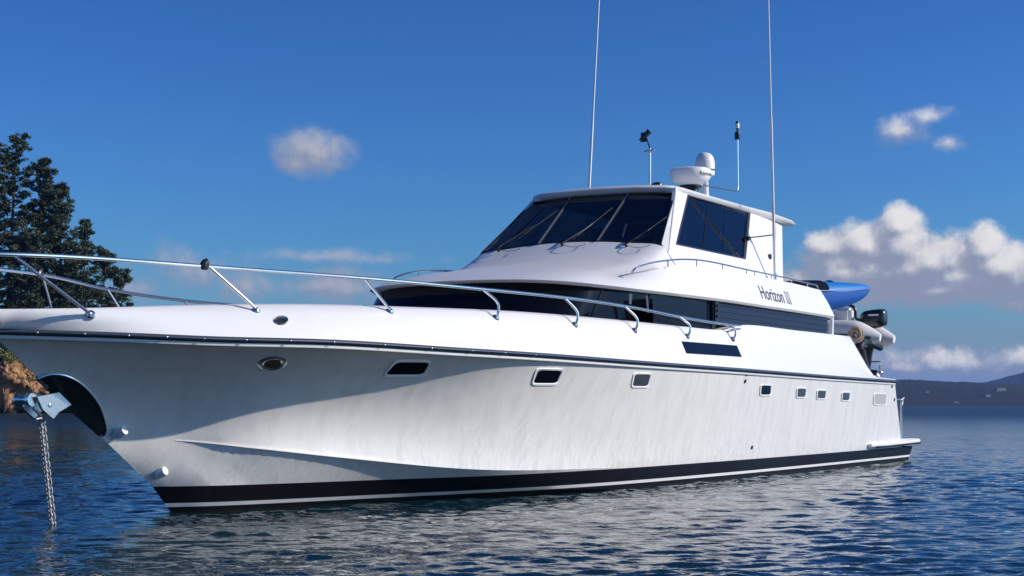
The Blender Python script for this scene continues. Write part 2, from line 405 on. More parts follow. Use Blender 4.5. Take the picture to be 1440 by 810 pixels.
# ------------------------------------------------------------------ far shore
def hill(name, D, prof, base_v, depth, label, seed, rough):
    r_ = np.random.default_rng(seed)
    us = np.linspace(prof[0][0], prof[-1][0], 620)
    vs = np.interp(us, [p[0] for p in prof], [p[1] for p in prof])
    n = sum(np.interp(us, np.linspace(us[0], us[-1], k), r_.normal(0, 1, k))*a for k, a in ((60, .5), (170, .35), (480, .3)))
    vs = vs + n*rough
    bm = bmesh.new(); rows = []
    for j in range(12):
        f = j/11
        row = []
        for u, v in zip(us, vs):
            zt = CAM.z + (V0-v)/FOC*(D+depth)
            p = at_d(u, V0, D + depth*f*1.0)
            z = -1 + (zt+1)*min(1, math.sin(min(f*1.6, 1)*math.pi/2)) + (r_.normal(0, abs(zt)*.006) if 0 < j < 11 else 0)
            row.append((p.x, p.y, z))
        rows.append(row)
    back = [(p[0]+AX_D.x*depth, p[1]+AX_D.y*depth, -1) for p in rows[-1]]
    rows.append(back)
    grid(bm, rows)
    o = finish(bm, name, m_hill, angle=180); tag(o, label, kind='structure')
    return o
h1 = hill('far_hills', 1800, [(380, 570.5), (520, 556), (700, 546), (900, 541), (1262, 538), (1300, 539), (1340, 541), (1385, 542), (1440, 545), (1700, 540), (2100, 545), (2500, 558), (2700, 570.5)], 571, 900, 'dark bush covered shore across the bay', 3, .8)
h2 = hill('distant_hills', 4600, [(1000, 570.5), (1150, 560), (1340, 551), (1385, 541), (1415, 534), (1440, 528), (1500, 518), (1700, 530), (2000, 545), (2300, 570.5)], 571, 1500, 'blue distant hill behind the far shore', 5, .8)
hb = bvh_of(h1)
HOUSE_LABELS = [('white house with a low roof, widest of those on the far shore', 1405, 549.3, 13), ('small pale house low on the far shore, just below the widest house', 1386, 556.5, 7),
                ('tiny white boathouse at the waterline of the far shore', 1341, 566, 6), ('small pale house high on the far shore, left of the widest house', 1301, 551, 5)]
for lab, u, v, w in HOUSE_LABELS:
    l, n = hit(hb, u, v)
    if l is None: continue
    D = (l-CAM).dot(AX_D); W = w*D/FOC; Hh = W*.32
    t = thing('house', lab, 'house', (l.x, l.y, l.z-Hh*.3), 'houses on the far shore')
    c = l - AX_D*4
    rot = Matrix.Rotation(math.atan2(AX_R.y, AX_R.x) + .25, 3, 'Z')
    bm = bmesh.new(); box(bm, c, (W, 8, Hh), rot); keep(finish(bm, 'wall', m_house), t)
    bm = bmesh.new(); rw = [rot @ Vector((sx*W*.54, sy, 0)) + c + Vector((0, 0, Hh/2+.02)) for sx, sy in ((-1, -4.5), (1, -4.5), (1, 4.5), (-1, 4.5))]
    rg = [rot @ Vector((sx*W*.5, 0, Hh*.42)) + c + Vector((0, 0, Hh/2)) for sx in (-1, 1)]
    vv = [bm.verts.new(p) for p in rw+rg]
    for q in ((0, 1, 5, 4), (2, 3, 4, 5), (1, 2, 5), (3, 0, 4), (3, 2, 1, 0)): bm.faces.new([vv[i] for i in q])
    keep(finish(bm, 'roof', m_roof), t)
    for sx in (-.28, .05, .33):
        bm = bmesh.new(); box(bm, c + rot @ Vector((sx*W, -4.03, 0)), (W*.16, .1, Hh*.45), rot); keep(finish(bm, 'window', m_win), t)

# ------------------------------------------------------------------ sea air between here and the far shore
bm = bmesh.new(); box(bm, (CAM.x + AX_D.x*1000, CAM.y + AX_D.y*1000, 74), (20000, 20000, 152))
m_haze = bpy.data.materials.new('sea_haze'); m_haze.use_nodes = True; hn = m_haze.node_tree; hn.nodes.clear()
pv = N(hn, 'ShaderNodeVolumePrincipled'); pv.inputs['Color'].default_value = (.20, .44, 1.0, 1); pv.inputs['Density'].default_value = .000065; pv.inputs['Anisotropy'].default_value = 0.0
ho = N(hn, 'ShaderNodeOutputMaterial'); hn.links.new(pv.outputs[0], ho.inputs['Volume'])
HAZE = finish(bm, 'haze', m_haze, angle=30); tag(HAZE, 'thin blue sea air in front of the far hills', kind='stuff')
# ------------------------------------------------------------------ headland with pines
HD = 222.0
def head_pt(u, v, dD=0): return at_d(u, v, HD+dD)
def build_headland():
    r_ = np.random.default_rng(21)
    us = np.linspace(-420, 300, 220)
    ctl = [(-420, 470), (-200, 480), (-60, 488), (0, 492), (25, 503), (45, 520), (60, 530), (90, 528), (130, 515), (185, 505), (230, 520), (262, 556), (285, 584), (300, 590)]
    top = np.interp(us, [c[0] for c in ctl], [c[1] for c in ctl])
    bm = bmesh.new(); rows = []
    nj = 34
    noise = {}
    def fbm(x, y):
        s = 0
        for o in range(5):
            k = .09*2**o
            s += math.sin(x*k*1.3 + 1.7*o + 1.3*math.sin(y*k+o))*math.cos(y*k*1.1 - o*.7 + math.sin(x*k*.8))/(1.6**o)
        return s
    for j in range(nj):
        f = j/(nj-1)
        row = []
        for u, tv in zip(us, top):
            zt = (581.3-tv)/FOC*HD
            if f < .55:
                g = f/.55
                z = -1.0 + (zt+1.0)*g**.85; dd_ = g**2.2*3.5
            else:
                g = (f-.55)/.45; z = zt + g*3.0; dd_ = 3.5 + g*45
            p = head_pt(u, V0, dd_)
            nz = fbm(u*.095*2.2, z*3.0)*.9 + r_.normal(0, .16)
            amp = 1.2 if f < .6 else .5
            p = p + AX_D*(nz*amp)
            row.append((p.x, p.y, z + (nz*.25 if 0 < f else 0)))
        rows.append(row)
    rows.append([(p[0]+AX_D.x*3, p[1]+AX_D.y*3, -2) for p in rows[-1]])
    grid(bm, rows)
    o = finish(bm, 'headland', m_rock, angle=180); tag(o, 'rocky ochre headland with pines behind the bow', kind='structure')
    return o
headland = build_headland()
hbv = bvh_of(headland)
def ground_z(x, y):
    l, n, i, d = hbv.ray_cast(Vector((x, y, 80)), Vector((0, 0, -1)))
    return l.z if l else 0.0
def leaf_clump(V, F, c, rad, n, size, rr, flat=.55, up=0.3):
    for _ in range(n):
        d = rr.normal(0, 1, 3); d /= np.linalg.norm(d)+1e-6
        p = c + d*rad*(rr.random()**.5)*np.array((1, 1, flat))
        a = rr.normal(0, 1, 3) + d*1.2 + np.array((0, 0, up)); a /= np.linalg.norm(a)
        b = np.cross(a, rr.normal(0, 1, 3)); b /= np.linalg.norm(b)+1e-6
        s = size*(.6+.8*rr.random()); w = s*.26
        i = len(V)
        V += [p - b*w, p + b*w, p + a*s + b*w*.4, p + a*s - b*w*.4]
        F.append((i, i+1, i+2, i+3))
def pine(base, top, width, label, seed, lean=0.0, dens=1.0, bare=.25, round_=.5):
    """base: ground point; width: branch reach in metres; branches in loose whorls with flat upturned needle tufts"""
    rr = np.random.default_rng(seed)
    Hh = top - base.z
    t = thing('pine_tree', label, 'tree', base, 'pines on the headland')
    bm = bmesh.new()
    spine = []
    wob = rr.normal(0, .25, 2)
    for i in range(9):
        f = i/8
        spine.append(base + Vector((lean*f*f*AX_R.x + wob[0]*math.sin(f*5), lean*f*f*AX_R.y + wob[1]*math.sin(f*4), Hh*f - .6*(i == 0))))
    tube(bm, spine, [max(.05, .016*Hh*(1-f*.92)) for f in [i/8 for i in range(9)]], 7)
    V = []; F = []
    nw = max(5, int(Hh*(1-bare)/1.25*dens**.3))
    for w in range(nw):
        f = bare + (1-bare)*(w+.4)/nw
        q_ = (f-bare)/(1-bare)
        prof = ((1-q_)**round_)*(.6+.4*min(1, q_*5+.2))
        for b in range(int(3 + 3*dens*rr.random() + 1.5*dens)):
            fz = min(.985, max(.02, f + rr.normal(0, .35)/Hh)); i = min(int(fz*8), 7); p0 = spine[i].lerp(spine[i+1], fz*8-i)
            ln = width*(.36+.86*rr.random())*max(.12, prof)
            ang = rr.random()*6.283; el_ = R(-4 + 34*q_) + rr.normal(0, .14)
            dv = Vector((math.cos(ang)*math.cos(el_), math.sin(ang)*math.cos(el_), math.sin(el_)))
            pm = p0 + dv*ln*.55 + Vector((0, 0, -.05*ln)); pe = p0 + dv*ln + Vector((0, 0, .16*ln))
            tube(bm, [p0, pm, pe], [.05+.012*ln, .05, .025], 5)
            ns = max(2, int(ln/.62))
            for s_ in range(ns):
                q = (s_+1)/ns
                if q < .42: continue
                pc = p0.lerp(pm, q/.55) if q < .55 else pm.lerp(pe, (q-.55)/.45)
                for k in range(2 if q < .95 else 3):
                    off = np.array((rr.normal(0, .34), rr.normal(0, .34), rr.normal(0, .10)+.08))
                    leaf_clump(V, F, np.array(pc) + off, .44, 36, .29, rr, flat=.42, up=1.0)
    for k in range(6): leaf_clump(V, F, np.array(spine[-1]) + np.array((rr.normal(0, .3), rr.normal(0, .3), -.35*k+.1)), .35, 16, .36, rr, flat=.8, up=1.4)
    keep(finish(bm, 'trunk', m_bark, angle=60), t)
    me = bpy.data.meshes.new('crown'); me.from_pydata([tuple(v) for v in V], [], F)
    keep(link('crown', me, m_leafd), t)
PINES = [  # u of stem, depth offset, v of top, reach m, label, lean, density, bare, roundness
 (-8, 9, 205, 4.2, 'tall thin topped pine at the left edge of the headland', .8, .8, .25, .5),
 (22, 16, 191, 4.4, 'tallest pine on the headland with open flat tufted top', 1.6, .75, .40, .42),
 (60, 12, 226, 5.4, 'broad dark pine second from the left edge, just right of the tallest pine', .8, 1.3, .18, .6),
 (86, 6, 262, 5.2, 'dense rounded pine in the middle of the grove', .6, 1.3, .15, .65),
 (120, 14, 312, 3.4, 'slender open pine with upswept branches right of the dense grove', .2, .7, .2, .75),
 (148, 8, 356, 4.4, 'low spreading pine near the right end of the grove', .6, 1.0, .1, .5),
 (174, 12, 384, 3.2, 'short bushy pine at the right end of the headland grove', .6, .9, .1, .55),
 (36, 2, 330, 6.0, 'low dark pine in front of the tallest pines', .3, 1.3, .1, .5),
 (-40, 4, 300, 6.0, 'wide pine at the far left of the headland, partly out of view', .3, 1.2, .1, .5),
 (100, 3, 372, 4.6, 'low wide pine leaning over the cliff below the slender open pine', .4, 1.1, .1, .5)]
for k, (u, dD, vt, w, lab, ln, de, ba, ro) in enumerate(PINES):
    p = head_pt(u, V0, 6+dD); p.z = ground_z(p.x, p.y) - .2
    tz = CAM.z + (V0-vt)/FOC*(HD+6+dD)
    p = p - AX_R*(ln*.8)
    pine(p, tz, w, lab, 100+k, ln, de, ba, ro)
def scrub():
    rr = np.random.default_rng(5); V = []; F = []
    for _ in range(900):
        u = rr.uniform(-120, 235); dD = rr.uniform(1.5, 14)
        p = head_pt(u, V0, dD); z = ground_z(p.x, p.y)
        if z < 4.2: continue
        leaf_clump(V, F, np.array((p.x, p.y, z+.25)), .6, 26, .28, rr, flat=.7, up=.6)
    me = bpy.data.meshes.new('scrub'); me.from_pydata([tuple(v) for v in V], [], F)
    tag(link('scrub', me, m_leafl), 'yellow green scrub along the top of the ochre cliff', 'scrub', kind='stuff')
scrub()

# ------------------------------------------------------------------ the yacht
yacht = thing('motor_yacht', 'large white flybridge motor yacht with black boot top lying at anchor', 'yacht')
# sheer, chine and keel lines of the port side, station by station
S_ = [(-2.45, 0, 1.75), (-1.68, -.75, 1.73), (-.91, -1.27, 1.71), (.23, -1.78, 1.71), (1.98, -2.17, 1.68), (3.53, -2.38, 1.66), (6.04, -2.48, 1.63), (9.77, -2.50, 1.60), (14.26, -2.47, 1.56), (17.90, -2.40, 1.54)]
K_ = [(-.95, 0, .74), (-.74, -.085, .752), (-.30, -.30, .747), (.38, -.75, .66), (1.40, -1.15, .54), (3.25, -1.73, .367), (6.0, -2.06, .30), (9.8, -2.22, .285), (14.3, -2.26, .28), (19.0, -2.23, .275)]
W_ = [(-.30, 0, .30), (-.13, -.15, .29), (.18, -.40, .28), (.85, -.70, .27), (2.0, -1.08, .24), (3.8, -1.52, .12), (6.2, -1.92, .02), (9.8, -2.13, -.02), (14.3, -2.17, -.02), (19.0, -2.14, -.02)]
B_ = [(0, 0, 0), (.15, -.01, -.12), (.5, -.02, -.35), (1.3, -.02, -.6), (2.6, -.02, -.75), (4.0, -.02, -.8), (6.2, -.02, -.8), (9.8, -.02, -.8), (14.3, -.02, -.75), (19.0, -.02, -.6)]
FL = [2.2, 2.2, 2.2, 2.2, 2.0, 1.65, 1.25, 1.0, 1.0, 1.0]
KS = 8
Sp, Kp, Bp, Wp = smooth_path(S_, KS), smooth_path(K_, KS), smooth_path(B_, KS), smooth_path(W_, KS)
Fp = smooth_path([(i, f, 0) for i, f in enumerate(FL)], KS)
def topside(i, s):
    p = Kp[i].lerp(Sp[i], s); p.y = Kp[i].y + (Sp[i].y-Kp[i].y)*s**Fp[i].y; return p
bm = bmesh.new()
rows = []
for i in range(len(Sp)):
    port = [Sp[i] + Vector((0, .03, 0))] if False else []
    port = [topside(i, s/10) for s in range(10, -1, -1)] + [Kp[i].lerp(Wp[i], .5), Wp[i], Wp[i].lerp(Bp[i], .5), Bp[i]]
    star = [mir(p) for p in port[:-1]][::-1]
    rows.append(port + star)
vs = grid(bm, rows)
bm.faces.new(vs[-1])            # transom
bmesh.ops.remove_doubles(bm, verts=bm.verts, dist=.0008)
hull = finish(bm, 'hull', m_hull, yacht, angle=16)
hull_bv = bvh_of(hull)
def sheer_x(x):
    for a, b in zip(Sp, Sp[1:]):
        if a.x <= x <= b.x: return a.lerp(b, (x-a.x)/(b.x-a.x+1e-9))
    return Sp[-1].copy() if x > 0 else Sp[0].copy()

# spray strake: a thin ledge growing along the chine of the forward hull
for sg in (1, -1):
    bm = bmesh.new(); rws = []
    i0, i1 = int(2.1*KS), int(4.7*KS)
    for i in range(i0, i1+1):
        f = (i-i0)/(i1-i0); w = .003 + .024*math.sin(math.pi*min(1, f*.62+.02))*(1 if f < .8 else max(.03, (1-f)/.2))
        t = (Kp[i+1]-Kp[i-1]).normalized(); o = Vector((t.y, -t.x, 0)).normalized()
        if o.y > 0: o = -o
        k = Kp[i]; row = [k - o*.03 + Vector((0, 0, w*.55)), k + o*w + Vector((0, 0, .012)), k + o*w*.97, k - o*.06 + Vector((0, 0, -w*.25))]
        rws.append(row if sg > 0 else [mir(p) for p in row])
    v = grid(bm, rws, close=True); bm.faces.new(v[0]); bm.faces.new(v[-1])
    finish(bm, 'spray_strake', m_white, yacht, angle=25)

# raised bulwark above the rubbing strake
G_ = [(-2.62, 0, 1.94), (-1.85, -.54, 1.975), (-.85, -.92, 2.045), (.35, -1.38, 2.105), (1.9, -1.78, 2.14), (3.5, -2.04, 2.17), (6.0, -2.17, 2.182), (9.0, -2.25, 2.175), (9.45, -2.28, 2.19), (9.9, -2.34, 2.27), (12.5, -2.36, 2.29), (15.25, -2.35, 2.30), (16.38, -2.39, 1.64), (16.7, -2.39, 1.60), (17.9, -2.37, 1.58)]
GP = []
for i in range(len(G_)-1):
    if i < 10: continue
Gp = smooth_path(G_[:8], 8)[:-1] + smooth_path(G_[7:12], 6)[:-1] + [Vector(p) for p in G_[11:]]
bm = bmesh.new(); rows = []
for j, g in enumerate(Gp):
    s = sheer_x(g.x + (.17 if g.x < -2.5 else 0)) if j else Sp[0].copy()
    s = s + Vector((0, .012, .012)); 
    fw = max(0.0, min(1.0, (9-g.x)/9))
    bul = .045 + .03*fw
    m1 = s.lerp(g, .35) + Vector((0, -bul*.8 if j else 0, .01)); m2 = s.lerp(g, .70) + Vector((0, -bul if j else 0, .012)); m3 = s.lerp(g, .92) + Vector((0, -bul*.45 if j else 0, .012))
    if j == 0: m1.x -= .05; m2.x -= .05
    port = [s, m1, m2, m3, g, g + Vector((0, .05 if j else 0, -.012))]
    rows.append(port)
grid(bm, rows); grid(bm, [[mir(p) for p in r] for r in rows])
bmesh.ops.remove_doubles(bm, verts=bm.verts, dist=.0008)
bulwark = finish(bm, 'bulwark', m_white2, yacht, angle=50)
bul_bv = bvh_of(bulwark)
bm = bmesh.new()
grid(bm, [[g + Vector((0, .05 if abs(g.y) > .01 else 0, -.014)), Vector((g.x, g.y*.5, g.z-.02)), Vector((g.x, 0, g.z-.015)), Vector((g.x, -g.y*.5, g.z-.02)), mir(g) + Vector((0, -.05 if abs(g.y) > .01 else 0, -.014))] for g in Gp])
finish(bm, 'deck', m_deck, yacht, angle=50)
# rubbing strake: dark moulding with a bright steel cap
def sweep(name, m, prof, parent=yacht):
    bm = bmesh.new()
    for sgn in (1, -1):
        rws = []
        for i, p in enumerate(Sp):
            a = Sp[max(i-1, 0)]; b = Sp[min(i+1, len(Sp)-1)]
            t = (b-a); t.z = 0; t.normalize()
            nrm = Vector((t.y, -t.x, 0))
            if i == 0: nrm = Vector((-1, 0, 0))
            if nrm.y > 0: nrm = -nrm
            row = [p + nrm*o + Vector((0, 0, z)) for o, z in prof]
            rws.append([mir(q) for q in row] if sgn < 0 else row)
        v = grid(bm, rws, close=True); bm.faces.new(v[-1])
    return finish(bm, name, m, parent, angle=40)
m_strake = mat('weathered_grey_rubber', (.055, .055, .055), .6, spec=.2)
strake = sweep('rubbing_strake', m_strake, [(-.02, -.026), (.035, -.026), (.052, -.012), (.052, .014), (.035, .028), (-.02, .028)])
sweep('strake_cap', m_steel, [(.045, -.008), (.062, -.007), (.067, .001), (.062, .009), (.045, .011)], strake)
sweep('strake_moulding', m_white2, [(-.02, -.058), (.014, -.058), (.02, -.050), (.02, -.028), (-.02, -.028)], strake)
# bolts along the bow part of the strake
for i in range(3, 40, 3):
    p = Sp[i]; a = Sp[i-1]; b = Sp[i+1]; t = (b-a).normalized(); nrm = Vector((t.y, -t.x, 0)).normalized()
    if nrm.y > 0: nrm = -nrm
    bm = bmesh.new(); bmesh.ops.create_uvsphere(bm, u_segments=8, v_segments=6, radius=.012, matrix=Matrix.Translation(p + nrm*.072)); finish(bm, 'bolt', m_steel, strake)

# underwater body running on under the bathing platform, and the platform itself
bm = bmesh.new()
v_ = grid(bm, [[(x, -w, .283), (x, -w+.09, -.02), (x, 0, -.6), (x, w-.09, -.02), (x, w, .283)] for x, w in ((18.96, 2.225), (19.5, 2.215), (19.90, 2.20))]); bm.faces.new(v_[-1])
finish(bm, 'hull_extension', m_hull, yacht)
bm = bmesh.new()
box(bm, (19.2, 0, .385), (1.5, 4.56, .10), bev=.03)
plat = finish(bm, 'bathing_platform', m_white2, yacht)
bm = bmesh.new(); tube(bm, [(16.6, -2.31, .36), (17.6, -2.32, .365), (18.6, -2.31, .37), (19.93, -2.30, .385)], [.035, .05, .05, .05], 10); finish(bm, 'platform_fender', m_white2, plat)
bm = bmesh.new(); tube(bm, [(16.9, -2.345, .325), (18.2, -2.355, .33), (19.93, -2.345, .345)], .018, 6); finish(bm, 'rubber_strip', m_rubber, plat)
for yy in (-2.05,):
    bm = bmesh.new()
    tube(bm, [(19.05, yy, .43), (19.05, yy, 1.15), (19.08, yy, 1.2), (19.55, yy, 1.2), (19.6, yy, 1.16), (19.6, yy, .43)], .02, 8)
    tube(bm, [(19.05, yy, .80), (19.6, yy, .80)], .014, 8); tube(bm, [(19.6, yy, 1.2), (19.68, yy-.03, 1.24), (19.72, yy, 1.16), (19.66, yy, 1.1)], .016, 8)
    finish(bm, 'platform_rail', m_steel, yacht)

# stem plate, anchor roller and chain
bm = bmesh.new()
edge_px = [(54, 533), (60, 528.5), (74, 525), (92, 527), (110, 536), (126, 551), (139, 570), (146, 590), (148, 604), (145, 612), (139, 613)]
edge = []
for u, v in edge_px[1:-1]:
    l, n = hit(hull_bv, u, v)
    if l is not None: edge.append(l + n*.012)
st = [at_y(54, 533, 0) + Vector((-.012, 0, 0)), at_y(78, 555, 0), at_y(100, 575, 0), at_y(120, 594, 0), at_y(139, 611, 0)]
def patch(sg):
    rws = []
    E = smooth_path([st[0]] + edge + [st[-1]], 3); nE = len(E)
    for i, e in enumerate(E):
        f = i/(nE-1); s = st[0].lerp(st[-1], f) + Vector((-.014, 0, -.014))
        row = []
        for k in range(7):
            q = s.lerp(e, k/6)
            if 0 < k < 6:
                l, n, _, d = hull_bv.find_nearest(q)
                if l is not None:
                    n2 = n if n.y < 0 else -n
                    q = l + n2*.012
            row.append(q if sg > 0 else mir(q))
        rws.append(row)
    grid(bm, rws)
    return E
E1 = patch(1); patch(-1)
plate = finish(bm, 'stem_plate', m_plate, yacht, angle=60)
bm = bmesh.new(); tube(bm, [p + Vector((-.003, -.006, 0)) for p in E1], .010, 6); tube(bm, [mir(p + Vector((-.003, -.006, 0))) for p in E1], .010, 6); finish(bm, 'plate_rim', m_steel, plate)
bm = bmesh.new()
for y0 in (-.13, .10):
    poly = [at_y(u, v, -.1) for u, v in ((49, 558), (80, 552), (97, 569), (79, 580), (72, 589), (57, 576))]
    prism(bm, [(p.x, y0, p.z) for p in poly], (0, .03, 0))
roller = finish(bm, 'anchor_roller_bracket', m_satin, yacht)
pr = at_y(41, 562, -.1)
bm = bmesh.new(); lathe(bm, [(0, -.09), (.06, -.09), (.06, -.06), (.035, -.02), (.035, .02), (.06, .06), (.06, .09), (0, .09)], (pr.x+.05, 0, pr.z), 16, Vector((0, 1, 0))); finish(bm, 'roller_wheel', m_steel, roller)
bm = bmesh.new(); lathe(bm, [(0, -.02), (.018, -.02), (.018, .005), (0, .008)], (at_y(71, 570, -.135)).to_tuple(), 12, Vector((0, -1, 0))); finish(bm, 'roller_bolt', m_steel, roller)
bm = bmesh.new(); tube(bm, [at_y(47, 574, -.1), at_y(54, 580, -.1), at_y(58, 588, -.1), at_y(50, 590, -.1)], .018, 8); finish(bm, 'chain_guide', m_satin, roller)
c0 = at_y(57.5, 583, 0); c1 = at_z(75, 748, -.06)
ch = thing('anchor_chain', 'grey galvanised anchor chain hanging from the bow roller into the sea', 'chain', c1)
n_l = 27; mlink = None
bmL = bmesh.new()
ring = []
Ln = (c0-c1).length/n_l
for k in range(16):
    a = 2*math.pi*k/16; ring.append(Vector((math.cos(a)*.027, 0, math.sin(a)*.027 + (Ln*.36 if math.sin(a) > 0 else -Ln*.36))))
ring.append(ring[0]); ring.append(ring[1])
tube(bmL, ring, .0095, 6, cap=False)
for f in bmL.faces: f.smooth = True
mlink = bpy.data.meshes.new('link'); bmL.to_mesh(mlink); bmL.free(); mlink.materials.append(m_chain)
ax = (c0-c1).normalized(); q0 = ax.to_track_quat('Z', 'Y')
for k in range(n_l):
    o = bpy.data.objects.new('link', mlink); COL.objects.link(o); o.parent = ch
    o.location = (c0-c1)*((k+.5)/n_l)
    o.rotation_euler = (q0 @ Matrix.Rotation(R(90*(k % 2)+35), 4, 'Z').to_quaternion()).to_euler()
# white eyes standing off the stem
for (u0, v0, u1, v1, y1) in ((153, 619, 172, 607, -.17), (209, 676, 229, 664, -.17)):
    l, n = hit(hull_bv, u0+4, v0-1)
    a = (l - n*.03) if l is not None else at_y(u0, v0, 0)
    b = at_y(u1, v1, a.y-.15)
    bm = bmesh.new(); tube(bm, [a, a.lerp(b, .45), a.lerp(b, .5), b, b + (b-a).normalized()*.035], [.025, .027, .044, .05, .042], 14); finish(bm, 'stem_fitting', m_white2, yacht)

# portholes
def px_poly(q, r, n=5):
    """rounded quadrilateral in sighting coordinates"""
    q = [Vector((a, b)) for a, b in q]; out = []
    for i in range(4):
        p0, p1, p2 = q[i-1], q[i], q[(i+1) % 4]
        a = p1 + (p0-p1)*r; b = p1 + (p2-p1)*r
        for k in range(n):
            t = k/(n-1); out.append((a*(1-t)**2 + p1*2*t*(1-t) + b*t*t))
    return out
def inset(q, d):
    c = sum((Vector(p) for p in q), Vector((0, 0)))/4
    out = []
    for p in q:
        p = Vector(p); dx = p.x-c.x; dy = p.y-c.y
        out.append((p.x - math.copysign(min(d, abs(dx)*.6), dx), p.y - math.copysign(min(d, abs(dy)*.6), dy)))
    return out
def porthole(q, d, glass, bv=hull_bv, frame=True, proud=.013, label=None, name='porthole'):
    po = px_poly(q, .22); pi = px_poly(inset(q, d), .2)
    O = []; I = []
    for a, b in zip(po, pi):
        l, n = hit(bv, a.x, a.y); l2, n2 = hit(bv, b.x, b.y)
        if l is None or l2 is None: return
        O.append((l, n)); I.append((l2, n2))
    bm = bmesh.new(); vv = [bm.verts.new(l + n*.006) for l, n in I]; bm.faces.new(vv)
    cn = bmesh.ops.poke(bm, faces=bm.faces[:]) if False else None
    g = finish(bm, name, glass, yacht, label)
    if not frame: return g
    bm = bmesh.new(); rws = []
    k = len(O)
    rws.append([l - n*.004 for l, n in O]); rws.append([O[i][0].lerp(I[i][0], .12) + O[i][1]*proud for i in range(k)])
    rws.append([O[i][0].lerp(I[i][0], .75) + O[i][1]*proud for i in range(k)]); rws.append([l + n*.004 for l, n in I])
    grid(bm, rws, close=True); finish(bm, 'porthole_frame', m_white2, g, angle=45)
    return g
m_portgrey = mat('grey_port_glass', (.055, .06, .065), .05)
porthole([(554, 505), (608, 505.5), (598, 530), (537, 530)], 3.8, m_glassd, label='long dark slanted porthole nearest the bow')
porthole([(753, 517), (793, 517.5), (786, 542), (745.5, 542)], 3.6, m_glassd)
porthole([(890, 523.5), (917, 524), (913, 545.5), (886, 545.5)], 2.8, m_portgrey)
porthole([(1068.5, 540), (1086, 540.5), (1085, 557), (1067, 557)], 2.2, m_glassd)
porthole([(1119.5, 544.5), (1135, 545), (1134, 560), (1118.5, 560)], 2.0, m_portgrey)
porthole([(1148, 547.5), (1163, 548), (1162, 562), (1147, 562)], 2.0, m_portgrey)
porthole([(1183, 550.5), (1196.5, 551), (1195.5, 564.5), (1182, 564.5)], 1.9, m_portgrey)
porthole([(1228, 552.5), (1247.5, 553.5), (1247, 571), (1227, 570)], 1.8, m_grey, label='light grey closed porthole near the stern')
# fairleads and small through-hull fittings
def oval(bv, u, v, ru, rv, m_in, name, rim=.35, rot=0.0):
    rws = [[], [], []]; inn = []
    for k in range(20):
        a = 2*math.pi*k/20
        def pt(s):
            x = math.cos(a)*ru*s; y = math.sin(a)*rv*s
            return hit(bv, u + x*math.cos(rot) - y*math.sin(rot), v + x*math.sin(rot) + y*math.cos(rot))
        (l1, n1), (l2, n2), (l3, n3) = pt(1), pt(1-rim*.5), pt(1-rim)
        if None in (l1, l2, l3): return
        rws[0].append(l1); rws[1].append(l2 + n2*.018); rws[2].append(l3 + n3*.004); inn.append(l3 + n3*.005)
    bm = bmesh.new(); grid(bm, rws, close=True); o = finish(bm, name, m_steel, yacht, angle=60)
    bm = bmesh.new(); bm.faces.new([bm.verts.new(p) for p in inn]); finish(bm, 'fairlead_opening', m_in, o)
oval(bul_bv, 395, 451, 11, 6.5, m_rubber, 'fairlead', .3)
oval(hull_bv, 383, 511, 21, 10, m_rubber, 'hawsehole', .42, -.1)
for u, v in ((1049.5, 526), (1047.5, 536), (1057, 629), (1254, 543.5), (1257.5, 562)):
    l, n = hit(hull_bv, u, v)
    if l is None: continue
    bm = bmesh.new(); lathe(bm, [(.03, -.005), (.03, .012), (.018, .016), (.016, .002), (0, .002)], l, 12, n); finish(bm, 'through_hull_fitting', m_black, yacht)
slot = [(958, 480), (1036, 486), (1043, 502), (965, 497)]
bm = bmesh.new(); sv = []
for (a, b) in zip(slot, slot[1:] + slot[:1]):
    for k in range(6):
        t = k/6; l, n = hit(bul_bv, a[0]+(b[0]-a[0])*t, a[1]+(b[1]-a[1])*t)
        if l is not None: sv.append(bm.verts.new(l + n*.004))
bm.faces.new(sv); finish(bm, 'bulwark_window', m_glassn, yacht)

# saloon: dark wraparound window under the brow
LOW = [(5.0, 0), (5.05, -.6), (5.25, -1.1), (5.65, -1.5), (6.4, -1.77), (7.2, -1.93), (8.0, -2.05), (9.2, -2.13)]
UPP = [(5.74, 0, 2.69), (5.76, -.58, 2.685), (5.86, -1.10, 2.67), (6.12, -1.48, 2.645), (6.66, -1.75, 2.62), (7.25, -1.92, 2.605), (8.0, -2.06, 2.597), (9.2, -2.15, 2.595)]
lo = smooth_path([(x, y, 2.12) for x, y in LOW], 6); up = smooth_path(UPP, 6)
bm = bmesh.new()
half = [[a, a.lerp(b, .33), a.lerp(b, .66), b] for a, b in zip(lo, up)]
grid(bm, [[mir(p) for p in r] for r in half[::-1]] + half[1:])
saloon = finish(bm, 'saloon_window', m_glassd, yacht, angle=60)
# window mullions on the saloon glass
for f0 in (22, 31):
    a, b = lo[f0], up[min(f0+1, len(up)-1)]
    n = Vector((-.35, -.8, .4)).normalized()
    bm = bmesh.new(); tube(bm, [a + n*.006, b + n*.006], .010, 6); finish(bm, 'window_mullion', m_black, saloon)
